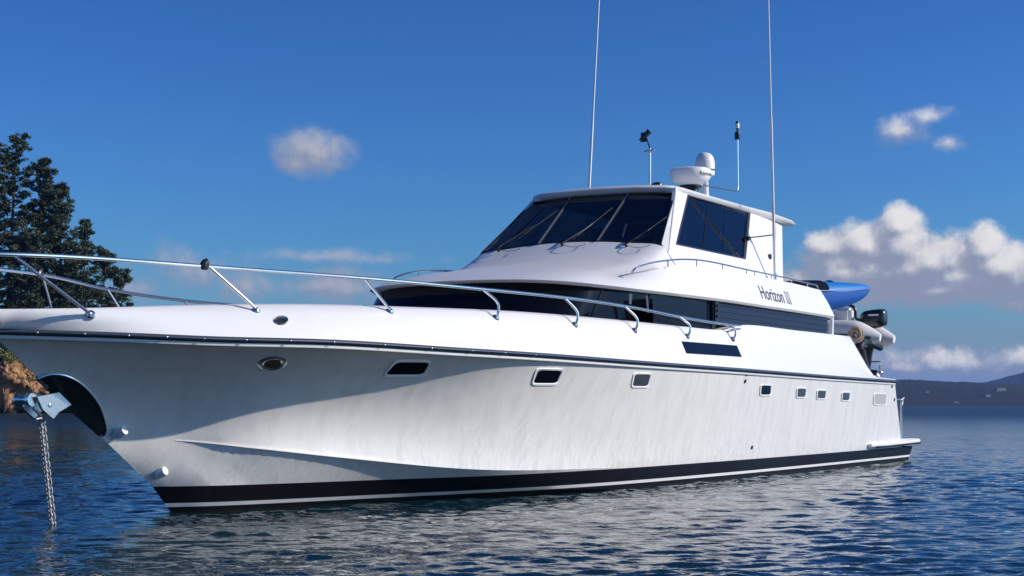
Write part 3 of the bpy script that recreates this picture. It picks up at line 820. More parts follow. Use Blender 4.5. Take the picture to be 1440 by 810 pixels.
# lighter panes seen along the side of the saloon, with a drawn blind
bm = bmesh.new(); bm.faces.new([bm.verts.new(at_y(u, v, -2.155)) for u, v in ((917, 416), (1000, 425), (1001, 463), (919, 455))]); pn = finish(bm, 'side_pane', m_glassn, saloon)
for qd in (((885, 413), (889.5, 413.5), (888, 428), (884.5, 427.5)), ((908, 415.5), (911, 416), (913, 440), (910.5, 439.5))):
    bm = bmesh.new(); bm.faces.new([bm.verts.new(at_y(u, v, -2.16)) for u, v in qd]); finish(bm, 'blind', m_curtain, saloon)
bm = bmesh.new(); bm.faces.new([bm.verts.new(at_y(u, v, -2.165)) for u, v in ((1000, 424), (1005.5, 424), (1006.5, 463), (1001, 463))]); finish(bm, 'window_post', m_black, saloon)
# louvred panel aft of it
bm = bmesh.new()
y0 = -2.20
for k in range(4):
    za, zb = 2.625 - .085*k, 2.625 - .085*(k+1)
    za2 = za; 
    prism(bm, [(9.22, y0-.002, zb), (9.22, y0+.007, za), (9.22, y0+.04, za), (9.22, y0+.04, zb)], (5.25, 0, 0))
finish(bm, 'louvre_panel', m_navy, yacht, angle=20)
bm = bmesh.new(); box(bm, (9.32, -2.212, 2.44), (.14, .02, .32)); 
for zz in (2.38, 2.46, 2.53): lathe(bm, [(0, 0), (.025, 0), (.025, .02), (0, .02)], (9.32, -2.22, zz), 10, Vector((0, -1, 0)))
finish(bm, 'switch_panel', m_black, yacht)
bm = bmesh.new(); box(bm, (14.42, 0, 2.3), (.06, 4.3, .9)); finish(bm, 'aft_bulkhead', m_white2, yacht)
bm = bmesh.new(); tube(bm, [(14.75, -2.18, 2.28), (14.80, -2.17, 2.62)], .035, 10); finish(bm, 'aft_post', m_white2, yacht)

# white superstructure moulding: brow, coaming, windscreen base
ST_ = [  # lower edge, upper lip, ridge/crest, inner foot, windscreen foot
 [(5.68, 0, 2.695), (5.62, 0, 2.728), (6.9, 0, 2.99), (8.25, 0, 3.195), (8.94, 0, 3.515)],
 [(5.70, -.6, 2.69), (5.64, -.61, 2.723), (6.9, -.57, 2.98), (8.24, -.5, 3.18), (8.945, -.5, 3.50)],
 [(5.80, -1.13, 2.675), (5.74, -1.15, 2.708), (6.9, -1.05, 2.95), (8.20, -1.0, 3.14), (8.95, -1.0, 3.46)],
 [(6.07, -1.53, 2.65), (6.01, -1.56, 2.683), (7.0, -1.38, 2.91), (8.15, -1.35, 3.09), (8.97, -1.45, 3.415)],
 [(6.62, -1.80, 2.625), (6.57, -1.83, 2.658), (7.25, -1.62, 2.86), (8.25, -1.55, 3.06), (8.99, -1.56, 3.36)],
 [(7.22, -1.97, 2.608), (7.18, -2.00, 2.641), (7.55, -1.82, 2.90), (8.5, -1.70, 3.03), (9.05, -1.62, 3.2)],
 [(8.0, -2.11, 2.60), (7.98, -2.14, 2.633), (8.2, -2.02, 3.035), (8.75, -1.78, 3.04), (9.2, -1.66, 3.1)],
 [(9.3, -2.24, 2.597), (9.3, -2.27, 2.628), (9.35, -2.075, 3.09), (9.4, -1.92, 3.05), (9.6, -1.70, 3.05)],
 [(11.5, -2.245, 2.597), (11.5, -2.275, 2.628), (11.5, -2.085, 3.10), (11.5, -1.95, 3.05), (11.5, -1.70, 3.05)],
 [(13.3, -2.235, 2.597), (13.3, -2.265, 2.628), (13.25, -2.085, 3.09), (13.2, -1.95, 3.03), (13.2, -1.70, 3.03)],
 [(14.70, -2.215, 2.597), (14.72, -2.245, 2.628), (14.46, -2.075, 3.07), (14.42, -1.95, 3.01), (14.42, -1.70, 3.01)]]
cols = [smooth_path([q[k] for q in ST_], 6) for k in range(5)]
rows = []
for i in range(len(cols[0])):
    c = [cols[k][i] for k in range(5)]
    lip, cr = c[1], c[2]
    w = max(0, min(1, (c[0].x-5.5)/2.5))
    w = max(0, min(1, (c[0].x-6.4)/1.6)); mid = lip.lerp(cr, .5) + Vector((-.03*(1-w), -.015*w, .02*(1-w)))
    rows.append([c[0], lip, lip.lerp(mid, .5) + Vector((-.01*(1-w), 0, .012*(1-w))), mid, mid.lerp(cr, .5) + Vector((0, 0, .012*(1-w))), cr, c[3], c[3].lerp(c[4], .5) + Vector((0, 0, -.012*(1-w))), c[4]])
bm = bmesh.new()
va = grid(bm, [[mir(p) for p in r] for r in rows[::-1]] + rows[1:])
# soffit under the brow and the upper deck between the foot lines
grid(bm, [[r[0], Vector((r[0].x+.12, r[0].y*.9, r[0].z+.005)), Vector((max(r[0].x, 6.6), 0, r[0].z+.03))] for r in rows]); grid(bm, [[mir(r[0]), Vector((r[0].x+.12, -r[0].y*.9, r[0].z+.005)), Vector((max(r[0].x, 6.6), 0, r[0].z+.03))] for r in rows])
aft = [r for r in rows if r[-1].x > 9.3]
grid(bm, [[r[-1], Vector((r[-1].x, 0, r[-1].z)), mir(r[-1])] for r in aft])
e = rows[-1]; bm.faces.new([bm.verts.new(p) for p in e] + [bm.verts.new(mir(p)) for p in e[::-1]])
bmesh.ops.remove_doubles(bm, verts=bm.verts, dist=.001)
superstr = finish(bm, 'superstructure', m_white2, yacht, angle=32)
crease = [tuple(round(c, 3) for c in q) for r in rows for q in (r[5], mir(r[5]))]; crease = set(crease)
iscr = [tuple(round(c, 3) for c in v.co) in crease for v in superstr.data.vertices]
for e_ in superstr.data.edges:
    if iscr[e_.vertices[0]] and iscr[e_.vertices[1]]: e_.use_edge_sharp = True
sup_bv = bvh_of(superstr)
bm = bmesh.new(); box(bm, (15.5, 0, 2.98), (2.0, 3.0, .05), bev=.01); finish(bm, 'boat_deck', m_white2, yacht)
# deck rail along the coaming, port and starboard
RAILC = [at_y(888, 384, -1.86), at_y(892, 378.5, -1.9), at_y(908, 372, -1.95), at_y(940, 366, -2.02), (9.0, -2.06, 3.17), (10.97, -2.08, 3.165), (12.6, -2.08, 3.16), (14.0, -2.07, 3.145), (14.35, -2.06, 3.13), (14.42, -2.06, 3.05)]
for sg in (1, -1):
    T = (lambda p: Vector(p)) if sg > 0 else mir
    bm = bmesh.new(); tube(bm, [T(p) for p in smooth_path(RAILC, 5)], .013, 8); cr = finish(bm, 'coaming_rail', m_steel, yacht)
    for x, z in ((8.0, 3.02), (8.9, 3.09), (9.9, 3.09), (10.9, 3.09), (11.25, 3.09), (12.0, 3.09), (13.0, 3.08), (13.8, 3.07)):
        zt = 3.165 if x > 8.5 else 3.10
        bm = bmesh.new(); tube(bm, [T((x, -2.07 if x > 8.5 else -2.02, z-.02)), T((x, -2.075 if x > 8.5 else -2.02, zt))], .010, 6); finish(bm, 'rail_post', m_steel, cr)

# ship's name
def lettering(text, o, xdir, ydir, size, depth, m, parent, name='lettering', shear=0.0, sx=1.0):
    cu = bpy.data.curves.new(name, 'FONT'); cu.body = text; cu.size = size; cu.extrude = depth; cu.shear = shear; cu.space_character = 1.0; cu.resolution_u = 3
    t = bpy.data.objects.new(name, cu); COL.objects.link(t)
    dg = bpy.context.evaluated_depsgraph_get(); me = bpy.data.meshes.new_from_object(t.evaluated_get(dg))
    bpy.data.objects.remove(t); bpy.data.curves.remove(cu)
    x = xdir.normalized(); z = x.cross(ydir).normalized(); y = z.cross(x)
    mtx = Matrix((x*sx, y, z)).transposed().to_4x4(); mtx.translation = o
    me.transform(mtx); me.materials.clear()
    return link(name, me, m, parent)
la, na = hit(sup_bv, 1071, 419.5); lb, nb = hit(sup_bv, 1113.5, 428.5)
up_ = (hit(sup_bv, 1071, 405)[0]-la)
wid = (lb-la).length
lt = lettering('Horizon III', la + na*.004, lb-la, up_, up_.length*1.25, .002, m_letter, superstr)
bl_ = bmesh.new(); bl_.from_mesh(lt.data)
for k in range(1, 9):                       # cut the strokes so that they follow the curved side
    bmesh.ops.bisect_plane(bl_, geom=bl_.verts[:]+bl_.edges[:]+bl_.faces[:], plane_co=la + up_*(k*.14-.1), plane_no=up_.normalized())
bl_.to_mesh(lt.data); bl_.free()
w0 = max((v.co-la).dot((lb-la).normalized()) for v in lt.data.vertices)
xa = (lb-la).normalized()
for v in lt.data.vertices:
    rel = v.co-la; s = rel.dot(xa); v.co = v.co + xa*(s*(wid/w0-1))
    q, nn, _, dd_ = sup_bv.find_nearest(v.co)
    if nn.y > 0: nn = -nn
    v.co = q + nn*.005

# pilothouse (enclosed flybridge)
def sy(z): return -1.60 + (z-3.30)*.36           # tumblehome of the side
npl = Vector((0, 1, -.36)).normalized(); ppl = Vector((0, sy(3.3), 3.3))
def side(u, v): return at_plane(u, v, ppl, npl)
SWIN = [side(967, 273), side(1056, 297), side(1049, 365), side(950, 344)]     # opening: top-front, top-aft, bottom-aft, bottom-front
TF, TA, BA, BF = SWIN
OUT_TF = Vector((10.16, sy(4.36), 4.36)); OUT_BF = Vector((8.98, sy(3.30), 3.30))
zt = 4.37
OUT_TA = side(1093, 290); OUT_TA.z = zt; OUT_TA.y = sy(zt)
OUT_BA = side(1093, 384); OUT_BA.z = 3.03; OUT_BA.y = sy(3.03)
OUT_BF2 = Vector((9.2, sy(3.05), 3.05))
for sg in (1, -1):
    T = (lambda p: Vector(p)) if sg > 0 else mir
    inn = Vector((0, .05, 0)) if sg > 0 else Vector((0, -.05, 0))
    bm = bmesh.new()
    O = [OUT_TF, OUT_TA, OUT_BA, OUT_BF2, OUT_BF]; I4 = [TF, TA, BA, BF]
    quads = [[OUT_TF, OUT_TA, TA, TF], [TA, OUT_TA, OUT_BA, BA], [BF, BA, OUT_BA, OUT_BF2], [OUT_TF, TF, BF, OUT_BF], [OUT_BF, BF, OUT_BF2]]
    for q in quads:
        a = [bm.verts.new(T(p)) for p in q]; bm.faces.new(a)
        b = [bm.verts.new(T(p)+inn) for p in q]; bm.faces.new(b[::-1])
    for loop in (I4, O):
        for i in range(len(loop)):
            p, q = loop[i], loop[(i+1) % len(loop)]
            bm.faces.new([bm.verts.new(x) for x in (T(p), T(q), T(q)+inn, T(p)+inn)])
    bmesh.ops.remove_doubles(bm, verts=bm.verts, dist=.0005)
    wall = finish(bm, 'pilothouse_wall', m_white2, yacht, angle=30)
    # black gasket frame and tinted pane
    bm = bmesh.new()
    c = (TF+TA+BA+BF)/4; off = inn*.5
    O2 = [T(p)+off*.35 for p in I4]; I2 = [T(p.lerp(c, .065))+off*.35 for p in I4]
    O3 = [p+off*1.2 for p in O2]; I3 = [p+off*1.2 for p in I2]
    grid(bm, [O3, O2, I2, I3, O3], close=True)
    wf = finish(bm, 'window_frame', m_black, wall, angle=30)
    bm = bmesh.new(); bm.faces.new([bm.verts.new(T(p)+off) for p in I4]); finish(bm, 'window', m_tints, wall)
    bm = bmesh.new()
    for (f, w) in ((.37, .008), (.66, .007)):
        tube(bm, [T(TF.lerp(TA, f*.9))+off*.9, T(BF.lerp(BA, f))+off*.9], w*.7, 6)
    finish(bm, 'sliding_sash', m_navy, wall)
    bm = bmesh.new(); tube(bm, [T(OUT_TF.lerp(TF, .35) + Vector((.1, -.004, 0))), T(OUT_TA.lerp(TA, .35) + Vector((-.1, -.004, 0)))], .006, 5); finish(bm, 'panel_seam', m_black, wall)
    # aft panel seam tube and drain
    s0 = OUT_TA.lerp(OUT_TF, .07); s1 = OUT_BA.lerp(OUT_BF2, .10)
    bm = bmesh.new(); tube(bm, [T(s0 + Vector((0, -.012, -.03))), T(s1 + Vector((0, -.012, .05)))], .012, 6); finish(bm, 'seam_tube', m_white2, wall)
    bm = bmesh.new(); kx = s1.lerp(s0, .42) + Vector((-.28, -.015, .0)); lathe(bm, [(0, 0), (.045, 0), (.045, .03), (0, .035)], T((kx.x, sy(kx.z)-.002, kx.z)), 14, Vector((0, -sg, 0))); finish(bm, 'wall_vent', m_black, wall)
# windscreen: three panes between pillars and mullions
WB = [Vector((8.98, -1.50, 3.425)), Vector((8.955, -.49, 3.515)), Vector((8.955, .49, 3.515)), Vector((8.98, 1.50, 3.425))]
WT = [Vector((10.14, -1.22, 4.31)), Vector((10.05, -.49, 4.33)), Vector((10.05, .49, 4.33)), Vector((10.14, 1.22, 4.31))]
wn = (WT[1]-WB[1]).cross(WB[2]-WB[1]).normalized()
if wn.x > 0: wn = -wn
for i in range(3):
    bm = bmesh.new(); bm.faces.new([bm.verts.new(p) for p in (WB[i], WB[i+1], WT[i+1], WT[i])]); pane = finish(bm, 'windscreen_pane', m_tint, yacht)
    bm = bmesh.new(); q = [WB[i], WB[i+1], WT[i+1], WT[i]]; c = sum(q, Vector())/4
    O = [p + wn*.004 for p in q]; I = [p.lerp(c, .055) + wn*.004 for p in q]
    grid(bm, [[p - wn*.02 for p in O], O, I, [p - wn*.02 for p in I]], close=True); finish(bm, 'pane_surround', m_black, pane, angle=30)
for i in (1, 2):
    bm = bmesh.new(); tube(bm, [WB[i] + wn*.012, WT[i] + wn*.012], .011, 6); finish(bm, 'windscreen_mullion', m_satin, yacht)
bm = bmesh.new()
for sg in (1, -1):
    T = (lambda p: Vector(p)) if sg > 0 else mir
    pts = [T(WB[0]), T(WT[0]), T(OUT_TF), T(OUT_BF)]
    prism(bm, pts, (.03, 0, 0))
prism(bm, [WT[0], WT[3], Vector((10.16, 1.22, 4.40)), Vector((10.16, -1.22, 4.40))], (.06, 0, 0))
finish(bm, 'windscreen_pillar', m_white2, yacht)
# roof with overhanging visor in front and a swept tail aft
RF = [(10.02, 0), (10.03, -.6), (10.08, -1.06), (10.17, -1.19), (10.4, -1.225), (11.5, -1.235), (13.0, -1.25), (14.2, -1.30), (15.0, -1.38), (15.25, -1.34), (15.32, -.8), (15.32, 0)]
def rz(x, y): return 4.40 + .05*(1-(y/1.4)**2) + (-.0 if x < 14.2 else -.06*(x-14.2))
bm = bmesh.new(); rp = [Vector((x, y, 0)) for x, y in RF]
rings = []
for (ins, dz_) in ((.06, -.095), (.0, -.07), (-.03, -.03), (.0, .0), (.07, .018)):
    ring_ = []
    for p in rp: 
        c = Vector((12.6, 0, 0)); v = Vector((p.x-c.x, p.y, 0)); s = 1 - ins/max(v.length, .5)
        q = c + v*s; tail = max(0, (p.x-14.2)/1.1)
        ring_.append(Vector((q.x, q.y, rz(p.x, p.y) + dz_*(1+tail*(-.4)))))
    rings.append(ring_ + [mir(p) for p in ring_[1:-1]][::-1])
vsr = grid(bm, rings, close=True)
n = len(RF); 
for ring_ in (vsr[0], vsr[-1]):
    port_ = ring_[:n]; star_ = [ring_[0]] + ring_[n:][::-1] + [ring_[n-1]]
    for i in range(n-1):
        q = [port_[i], port_[i+1], star_[i+1], star_[i]]
        q = list(dict.fromkeys(q))
        if len(q) > 2: bm.faces.new(q)
roof = finish(bm, 'roof', m_white2, yacht, angle=40)
# side wing: the raked aft fin between roof and wall
# interior: dark sole, dash, helm seats
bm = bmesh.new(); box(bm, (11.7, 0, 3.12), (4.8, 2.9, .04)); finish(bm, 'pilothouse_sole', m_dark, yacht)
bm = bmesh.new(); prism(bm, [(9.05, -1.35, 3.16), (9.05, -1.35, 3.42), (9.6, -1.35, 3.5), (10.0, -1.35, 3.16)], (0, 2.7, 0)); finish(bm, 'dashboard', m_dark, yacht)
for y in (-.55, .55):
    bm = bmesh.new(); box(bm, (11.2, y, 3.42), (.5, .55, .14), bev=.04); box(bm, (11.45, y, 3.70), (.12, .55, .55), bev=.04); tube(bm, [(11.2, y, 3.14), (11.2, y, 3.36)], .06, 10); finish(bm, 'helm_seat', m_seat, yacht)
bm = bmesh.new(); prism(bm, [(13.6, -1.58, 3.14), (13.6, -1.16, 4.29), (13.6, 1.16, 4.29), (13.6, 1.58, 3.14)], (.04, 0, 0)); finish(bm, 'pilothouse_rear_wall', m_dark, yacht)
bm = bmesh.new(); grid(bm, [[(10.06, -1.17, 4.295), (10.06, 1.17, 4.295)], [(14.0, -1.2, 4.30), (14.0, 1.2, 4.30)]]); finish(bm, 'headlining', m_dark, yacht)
# wipers
wpl = WB[1]
for (pu, pv, au, av, b0, b1) in ((701, 352, 742, 322, (728, 336), (783, 296)), (791, 346, 823, 322, (806, 336), (861, 292)), (881, 347, 911, 324, (894, 336), (937, 305))):
    def wp(u, v, o=.03): return at_plane(u, v, wpl + wn*o, wn)
    piv = hit(sup_bv, pu, pv)[0]
    if piv is None: piv = wp(pu, pv)
    bm = bmesh.new(); tube(bm, [piv - wn*.02, piv + wn*.05], .022, 8); tube(bm, [piv + wn*.045, wp(au, av, .06), wp((b0[0]+b1[0])/2, (b0[1]+b1[1])/2, .035)], [.013, .011, .008], 6)
    tube(bm, [wp(*b0, .022), wp(*b1, .022)], .010, 6)
    tube(bm, [piv + wn*.04 + Vector((0, .05, 0)), wp(au+5, av+4, .055)], .006, 5)
    finish(bm, 'wiper', m_black, yacht)
    bm = bmesh.new()
    a = piv + wn*.02
    lp = [a, a + Vector((-.12, -.10, -.02)), a + Vector((-.2, -.28, -.06)), a + Vector((-.12, -.42, -.03)), a + Vector((0, -.36, .0))]
    tube(bm, smooth_path(lp, 4), .004, 5); finish(bm, 'washer_hose', m_black, yacht)

# roof gear
bm = bmesh.new(); lathe(bm, [(0, 0), (.22, 0), (.2, .04), (.14, .06), (.11, .36), (.17, .38), (.17, .40), (0, .40)], (13.25, -.2, 4.42), 24); ped = finish(bm, 'radar_pedestal', m_black, yacht)
RC = Vector((13.2, -.2, 4.865))
bm = bmesh.new(); lathe(bm, [(0, -.03), (.20, -.03), (.21, .0), (.30, .03), (.345, .12), (.355, .20), (.345, .235), (.30, .255), (.15, .268), (0, .27)], RC, 40); radar = finish(bm, 'radar_dome', m_dome, yacht, angle=50)
bm = bmesh.new(); lathe(bm, [(.19, -.06), (.19, -.028), (0, -.028)], RC, 24); finish(bm, 'radar_foot', m_black, radar)
# curved maker's lettering round the dome
t = lettering('Raymarine', Vector((0, 0, 0)), Vector((1, 0, 0)), Vector((0, 1, 0)), .085, .001, m_letter, radar)
w0 = max(v.co.x for v in t.data.vertices)
ang0 = math.atan2(-AX_D.y, -AX_D.x) + .35
for v in t.data.vertices:
    a = ang0 + (v.co.x)/.36; rr_ = .357 + v.co.z - max(0, .12-(v.co.y+.10))*.35
    v.co = RC + Vector((math.cos(a)*rr_, math.sin(a)*rr_, .115 + v.co.y))
SC = Vector((14.1, -.10, 4.42))
bm = bmesh.new(); lathe(bm, [(0, 0), (.10, 0), (.08, .05), (.06, .62), (.12, .68), (.165, .70), (.172, .76), (.172, .92), (.15, 1.02), (.10, 1.08), (.04, 1.10), (0, 1.102)], SC, 32); sat = finish(bm, 'satellite_dome', m_dome, yacht, angle=50)
bm = bmesh.new(); lathe(bm, [(.174, .775), (.177, .78), (.177, .80), (.174, .805)], SC, 32); finish(bm, 'dome_band', m_black, sat)
bm = bmesh.new(); lathe(bm, [(.0, 0), (.11, 0), (.10, .05), (.05, .08), (0, .085)], (11.9, -.15, 4.66), 20); lathe(bm, [(.03, -.25), (.03, 0)], (11.9, -.15, 4.66), 10); finish(bm, 'roof_horn', m_black, yacht)
# wind instrument mast
b0 = Vector((12.63, .3, 4.43))
bm = bmesh.new(); tube(bm, [b0, (12.63, .3, 5.43)], .018, 8); tube(bm, [(12.63, .22, 5.40), (12.63, .40, 5.37)], .022, 8); wm = finish(bm, 'wind_mast', m_satin, yacht)
bm = bmesh.new(); tube(bm, [(12.63, .30, 5.43), (12.60, .33, 5.55), (12.60, .36, 5.62)], .012, 6); tube(bm, [(12.58, .46, 5.56), (12.62, .30, 5.72)], [.03, .05], 8); box(bm, (12.60, .40, 5.62), (.02, .10, .16)); finish(bm, 'wind_vane', m_black, wm)
# all-round light on its bent pole
bm = bmesh.new(); tube(bm, [(14.0, -.15, 4.93), (15.36, -.2, 4.99), (15.43, -.2, 5.02), (15.44, -.2, 5.10), (15.42, -.2, 5.95)], .017, 8); lp_ = finish(bm, 'light_pole', m_steel, yacht)
bm = bmesh.new(); lathe(bm, [(0, 0), (.05, 0), (.055, .10), (.05, .13), (.02, .14), (.02, .19), (.035, .20), (0, .20)], (15.42, -.2, 5.93), 14); finish(bm, 'light_base', m_black, lp_)
bm = bmesh.new(); lathe(bm, [(0, .19), (.035, .20), (.038, .27), (.03, .29), (0, .29)], (15.42, -.2, 5.93), 14); finish(bm, 'lamp_lens', m_dome, lp_)
bm = bmesh.new(); lathe(bm, [(0, .285), (.036, .29), (.03, .33), (0, .335)], (15.42, -.2, 5.93), 14); finish(bm, 'lamp_cap', m_black, lp_)
# whip aerials
for (bse, tipu, tipv, yy, nm) in ((Vector((13.09, -1.75, 3.08)), 1079, -60, -1.75, 'port'), (Vector((12.35, 1.40, 3.08)), 845.5, -60, 1.2, 'stbd')):
    tip = at_y(tipu, tipv, yy)
    dv = (tip-bse)
    bm = bmesh.new(); tube(bm, [bse, bse + dv*.5, bse + dv*.52, bse + dv], [.026, .022, .017, .012], 8); an = finish(bm, 'whip_aerial', m_dome, yacht)
    bm = bmesh.new(); lathe(bm, [(0, 0), (.06, 0), (.055, .05), (.035, .06), (.035, .22), (0, .22)], bse - Vector((0, 0, .02)), 14); finish(bm, 'aerial_base', m_steel, an)
# stay clip between aerial and wall
bm = bmesh.new(); pa = Vector((13.09, -1.75, 3.08)).lerp(at_y(1079, -60, -1.75), .155); tube(bm, [pa, Vector((12.75, sy(pa.z)-.01, pa.z-.06))], .010, 6); box(bm, (12.72, sy(pa.z-.06)-.02, pa.z-.07), (.09, .05, .06)); finish(bm, 'aerial_bracket', m_black, yacht)

# bow rail with its stanchions
TOPR = [(-3.35, 0, 2.36), (-3.25, -.32, 2.37), (-2.91, -.60, 2.375), (-2.2, -.80, 2.395), (-.75, -1.05, 2.41), (1.05, -1.75, 2.385), (2.79, -2.10, 2.37), (4.6, -2.20, 2.375), (6.33, -2.25, 2.35), (7.98, -2.30, 2.29), (9.72, -2.33, 2.26), (10.9, -2.33, 2.265), (11.15, -2.33, 2.24)]
STN = [((-2.03, -.80), (-2.80, -.63, 2.378)), ((-.24, -1.25), (-.72, -1.06, 2.41)), ((1.13, -1.90), (.95, -1.71, 2.385)), ((2.81, -2.20), (2.72, -2.09, 2.37)), ((4.59, -2.28), (4.5, -2.19, 2.375)), ((6.16, -2.35), (6.1, -2.24, 2.355)), ((7.81, -2.38), (7.75, -2.29, 2.30)), ((9.46, -2.40), (9.4, -2.33, 2.265))]
rail_px = {0: (128, 443), 1: (360, 437), 2: (548, 438), 3: (697, 447), 4: (808, 457), 5: (892, 465), 6: (966, 473), 7: (1030, 477)}
rp_ = smooth_path(TOPR, 6)
bm = bmesh.new(); tube(bm, [mir(p) for p in rp_[::-1]] + rp_[1:], .0185, 10); rail = finish(bm, 'bow_rail', m_steel, yacht)
for sg in (1, -1):
    T = (lambda p: Vector(p)) if sg > 0 else mir
    for k, (b, tpt) in enumerate(STN):
        l, n = hit(bul_bv, *rail_px[k])
        if l is None: l = Vector((b[0], b[1], 2.03)); n = Vector((0, -.7, .7))
        tpt = Vector(tpt)
        if k < 3: pts = [l + n*.01, l.lerp(tpt, .06) + n*.015, tpt]
        else: pts = [l + n*.01, l + n*.05 + Vector((0, 0, .03)), l + Vector((0, -.0, .12)) + n*.05, tpt]
        bm = bmesh.new(); tube(bm, [T(p) for p in smooth_path(pts, 4)], .015, 8); s_ = finish(bm, 'stanchion', m_steel, rail)
        bm = bmesh.new(); nn = T(n); lathe(bm, [(0, 0), (.045, 0), (.04, .014), (.022, .03), (0, .03)], T(l), 14, nn); keep_ = finish(bm, 'stanchion_foot', m_steel, yacht); keep_.parent = rail
for sg in (1, -1):
    T = (lambda p: Vector(p)) if sg > 0 else mir
    bm = bmesh.new(); tube(bm, [T(p) for p in smooth_path([(-.80, -1.04, 2.40), (-.77, -1.05, 2.44), (-.74, -1.06, 2.46)], 2)], [.03, .033, .035, .033, .03], 10); box(bm, T((-.77, -1.05, 2.41)), (.09, .06, .07), bev=.015); finish(bm, 'rail_clamp', m_black, rail)
    bm = bmesh.new(); tube(bm, [T(p) for p in smooth_path([(9.46, -2.36, 2.18), (9.9, -2.36, 2.215), (10.6, -2.36, 2.225), (11.0, -2.345, 2.25)], 4)], .016, 8); finish(bm, 'lower_rail', m_steel, rail)

# ------------------------------------------------------------------ cockpit: davits, dinghy, kayak
bm = bmesh.new(); box(bm, (17.1, 0, 1.50), (1.9, 4.6, .05)); finish(bm, 'cockpit_deck', m_deck, yacht)
for y in (-1.98, .4):
    bm = bmesh.new(); tube(bm, smooth_path([(17.42, y-.02, 1.5), (17.22, y, 1.8), (16.98, y, 2.12), (17.2, y, 2.26), (18.4, y, 2.2)], 4), [.13]*9+[.09]*4+[.06]*4, 12); finish(bm, 'davit', m_black, yacht)
dg_ = thing('inflatable_dinghy', 'pale grey inflatable dinghy with dark outboard stowed across the stern', 'dinghy', (18.3, -.8, 2.2))
def dk(o):
    keep(o, dg_); o.location.y += .55; return o
TZ = 2.46
for x0, nm in ((17.72, 'near'), (18.72, 'far')):
    sgn = -1 if x0 < 18.2 else 1
    path = smooth_path([(18.2 + sgn*.03, 1.55, TZ+.12), (18.2 + sgn*.30, 1.25, TZ+.08), (x0-sgn*.02, .5, TZ), (x0, -.6, TZ), (x0, -2.0, TZ-.01), (x0, -2.25, TZ-.03), (x0-.02*sgn, -2.48, TZ-.06), (x0-.03*sgn, -2.72, TZ-.09)], 5)
    rad = [.265 if i < len(path)-11 else max(.06, .265*(1-((i-(len(path)-11))/10)**1.5*.72)) for i in range(len(path))]
    bm = bmesh.new(); tube(bm, path, rad, 18); tb = dk(finish(bm, 'inflatable_tube', m_hypalon, None, angle=60))
    off = Vector((sgn*.272, 0, -.03))
    bm = bmesh.new(); tube(bm, [p + off*(r/.265) for p, r in zip(path[4:-3], rad[4:-3])], .028, 8); s_ = finish(bm, 'rubbing_band', m_hypd, None); s_.parent = tb
bm = bmesh.new()
grid(bm, [[(17.8, y, TZ-.1), (18.0, y, TZ-.24-.02*k), (18.22, y, TZ-.36+.02*k), (18.44, y, TZ-.24-.02*k), (18.64, y, TZ-.1)] for k, y in enumerate((-2.3, -1.0, .3, 1.0))]); dk(finish(bm, 'hard_bottom', m_dome))
bm = bmesh.new(); box(bm, (18.22, -2.2, TZ-.02), (.9, .05, .42), bev=.01); dk(finish(bm, 'transom_board', m_hypd))
bm = bmesh.new(); box(bm, (18.0, -1.93, TZ+.36), (.30, .34, .28), bev=.05); dk(finish(bm, 'console', m_dome))
bm = bmesh.new(); tube(bm, smooth_path([(17.95, -1.66, TZ+.22), (17.95, -1.68, TZ+.48), (17.95, -1.80, TZ+.55), (17.95, -2.06, TZ+.55), (17.95, -2.16, TZ+.48), (17.98, -2.18, TZ+.30), (18.1, -2.3, TZ+.24)], 4), .030, 8); dk(finish(bm, 'grab_rail', m_black))
# outboard: cowl, midsection, leg, propeller
bm = bmesh.new()
rws = []
for k in range(9):
    f = k/8
    w = [.10, .165, .18, .185, .185, .18, .17, .14, .06][k]; l_ = [.16, .25, .27, .27, .265, .255, .24, .20, .10][k]; z = [0, .02, .06, .12, .19, .25, .30, .34, .355][k]
    cy = -2.42 - .05*f
    rws.append([Vector((18.22 + w*(abs(math.cos(a))**.7)*math.copysign(1, math.cos(a)), cy + l_*(abs(math.sin(a))**.7)*math.copysign(1, math.sin(a)), 2.57 + z - .10*(math.sin(a)*l_))) for a in [2*math.pi*j/24 for j in range(24)]])
v_ = grid(bm, rws, close=True); bm.faces.new(v_[0]); bm.faces.new(v_[-1])
ob = dk(finish(bm, 'outboard_cowl', m_cowl, angle=50))
bm = bmesh.new(); box(bm, (18.03, -2.50, 2.815), (.006, .20, .035)); s_ = finish(bm, 'cowl_decal', m_dome, None); s_.parent = ob
bm = bmesh.new(); tube(bm, [(18.22, -2.40, 2.52), (18.22, -2.36, 2.2), (18.22, -2.33, 1.85), (18.22, -2.33, 1.68)], [.11, .085, .06, .05], 10); box(bm, (18.22, -2.40, 1.93), (.16, .34, .02)); box(bm, (18.22, -2.33, 2.32), (.26, .10, .34), bev=.02)
lathe(bm, [(0, -.22), (.05, -.12), (.06, 0), (.05, .12), (0, .2)], (18.22, -2.38, 1.72), 12, Vector((0, -1, 0))); prism(bm, [(18.215, -2.30, 1.70), (18.215, -2.46, 1.70), (18.215, -2.46, 1.58), (18.215, -2.40, 1.56)], (.015, 0, 0)); s_ = dk(finish(bm, 'outboard_leg', m_black))
bm = bmesh.new()
for k in range(3):
    a = k*2.094; rt = Matrix.Rotation(a, 3, 'Y'); prism(bm, [Vector((18.22, -2.58, 1.72)) + rt @ Vector(p) for p in ((-.02, 0, .03), (.05, .03, .10), (.02, .02, .14), (-.05, -.02, .10))], (0, .012, 0))
lathe(bm, [(0, -.05), (.035, -.05), (.035, .03), (0, .05)], (18.22, -2.58, 1.72), 10, Vector((0, -1, 0))); s_ = dk(finish(bm, 'propeller', m_satin))
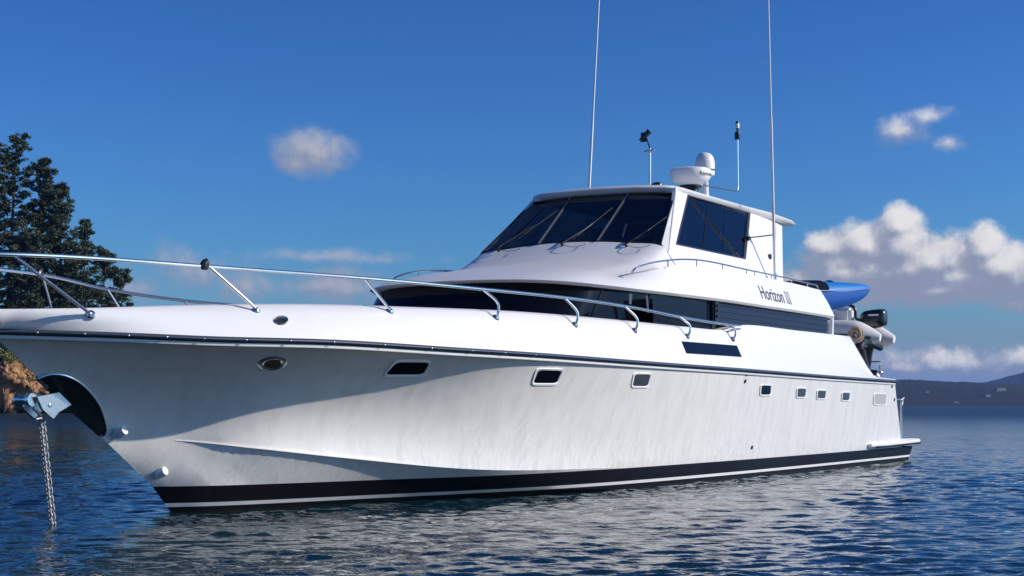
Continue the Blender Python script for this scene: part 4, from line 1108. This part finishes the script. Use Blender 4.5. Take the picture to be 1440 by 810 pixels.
# rope coil on the cockpit corner
co = at_y(1204, 470, -2.0)
bm = bmesh.new()
pts = [co + Vector((.06*math.sin(a*1.3), .13*math.cos(a)*(.30+.11*(a/6)), .15*math.sin(a)*(.30+.11*(a/6)))) for a in [k*.32 for k in range(120)]]
tube(bm, pts, .022, 6); rope = finish(bm, 'rope_coil', m_rope); tag(rope, 'tan rope coil hanging against the dinghy on the stern', 'rope')
# black cover hanging below it
# kayak
ky = thing('kayak', 'bright blue kayak lying on the boat deck with its bow overhanging aft', 'kayak', (16, -1.45, 3.1))
a0 = Vector((14.2, -.60, 3.02)); a1 = Vector((17.25, -2.12, 3.20)); axk = (a1-a0).normalized(); sd = Vector((-axk.y, axk.x, 0)); 
top_rows = []; bot_rows = []
for k in range(25):
    f = k/24; w = .36*max(0.004, math.sin(math.pi*min(max(f, .0005), .9995)))**.75; c = a0.lerp(a1, f); rise = .06*(abs(f-.5)*2)**3; 
    h = .36*max(.004, math.sin(math.pi*min(max(f, .0005), .9995)))**.5
    top_rows.append([c + sd*w*math.cos(t_) + Vector((0, 0, rise + .02 + h*.55*math.sin(t_))) for t_ in [math.pi*j/10 for j in range(11)]])
    bot_rows.append([c + sd*w*math.cos(t_) + Vector((0, 0, rise - h*1.0*math.sin(t_)**.8)) for t_ in [math.pi*j/10 for j in range(11)]])
bm = bmesh.new(); grid(bm, top_rows); m_kayakl = mat('light_blue_polyethylene', (.012, .19, .55), .5, spec=.3); keep(finish(bm, 'kayak_deck', m_kayakl, angle=60), ky)
bm = bmesh.new(); grid(bm, bot_rows); keep(finish(bm, 'kayak_hull', m_kayak, angle=60), ky)
bm = bmesh.new(); grid(bm, [[p + Vector((0, 0, .02)) for p in r] for r in top_rows[8:15]]); keep(finish(bm, 'spray_deck', m_kayakd, angle=60), ky)
bm = bmesh.new(); c = a0.lerp(a1, .68); tube(bm, smooth_path([c + sd*.22 + Vector((0, 0, .08)), c + sd*.08 + Vector((0, 0, .19)), c - sd*.08 + Vector((0, 0, .19)), c - sd*.2 + Vector((0, 0, .09))], 3), .03, 8); keep(finish(bm, 'carry_handle', m_black), ky)
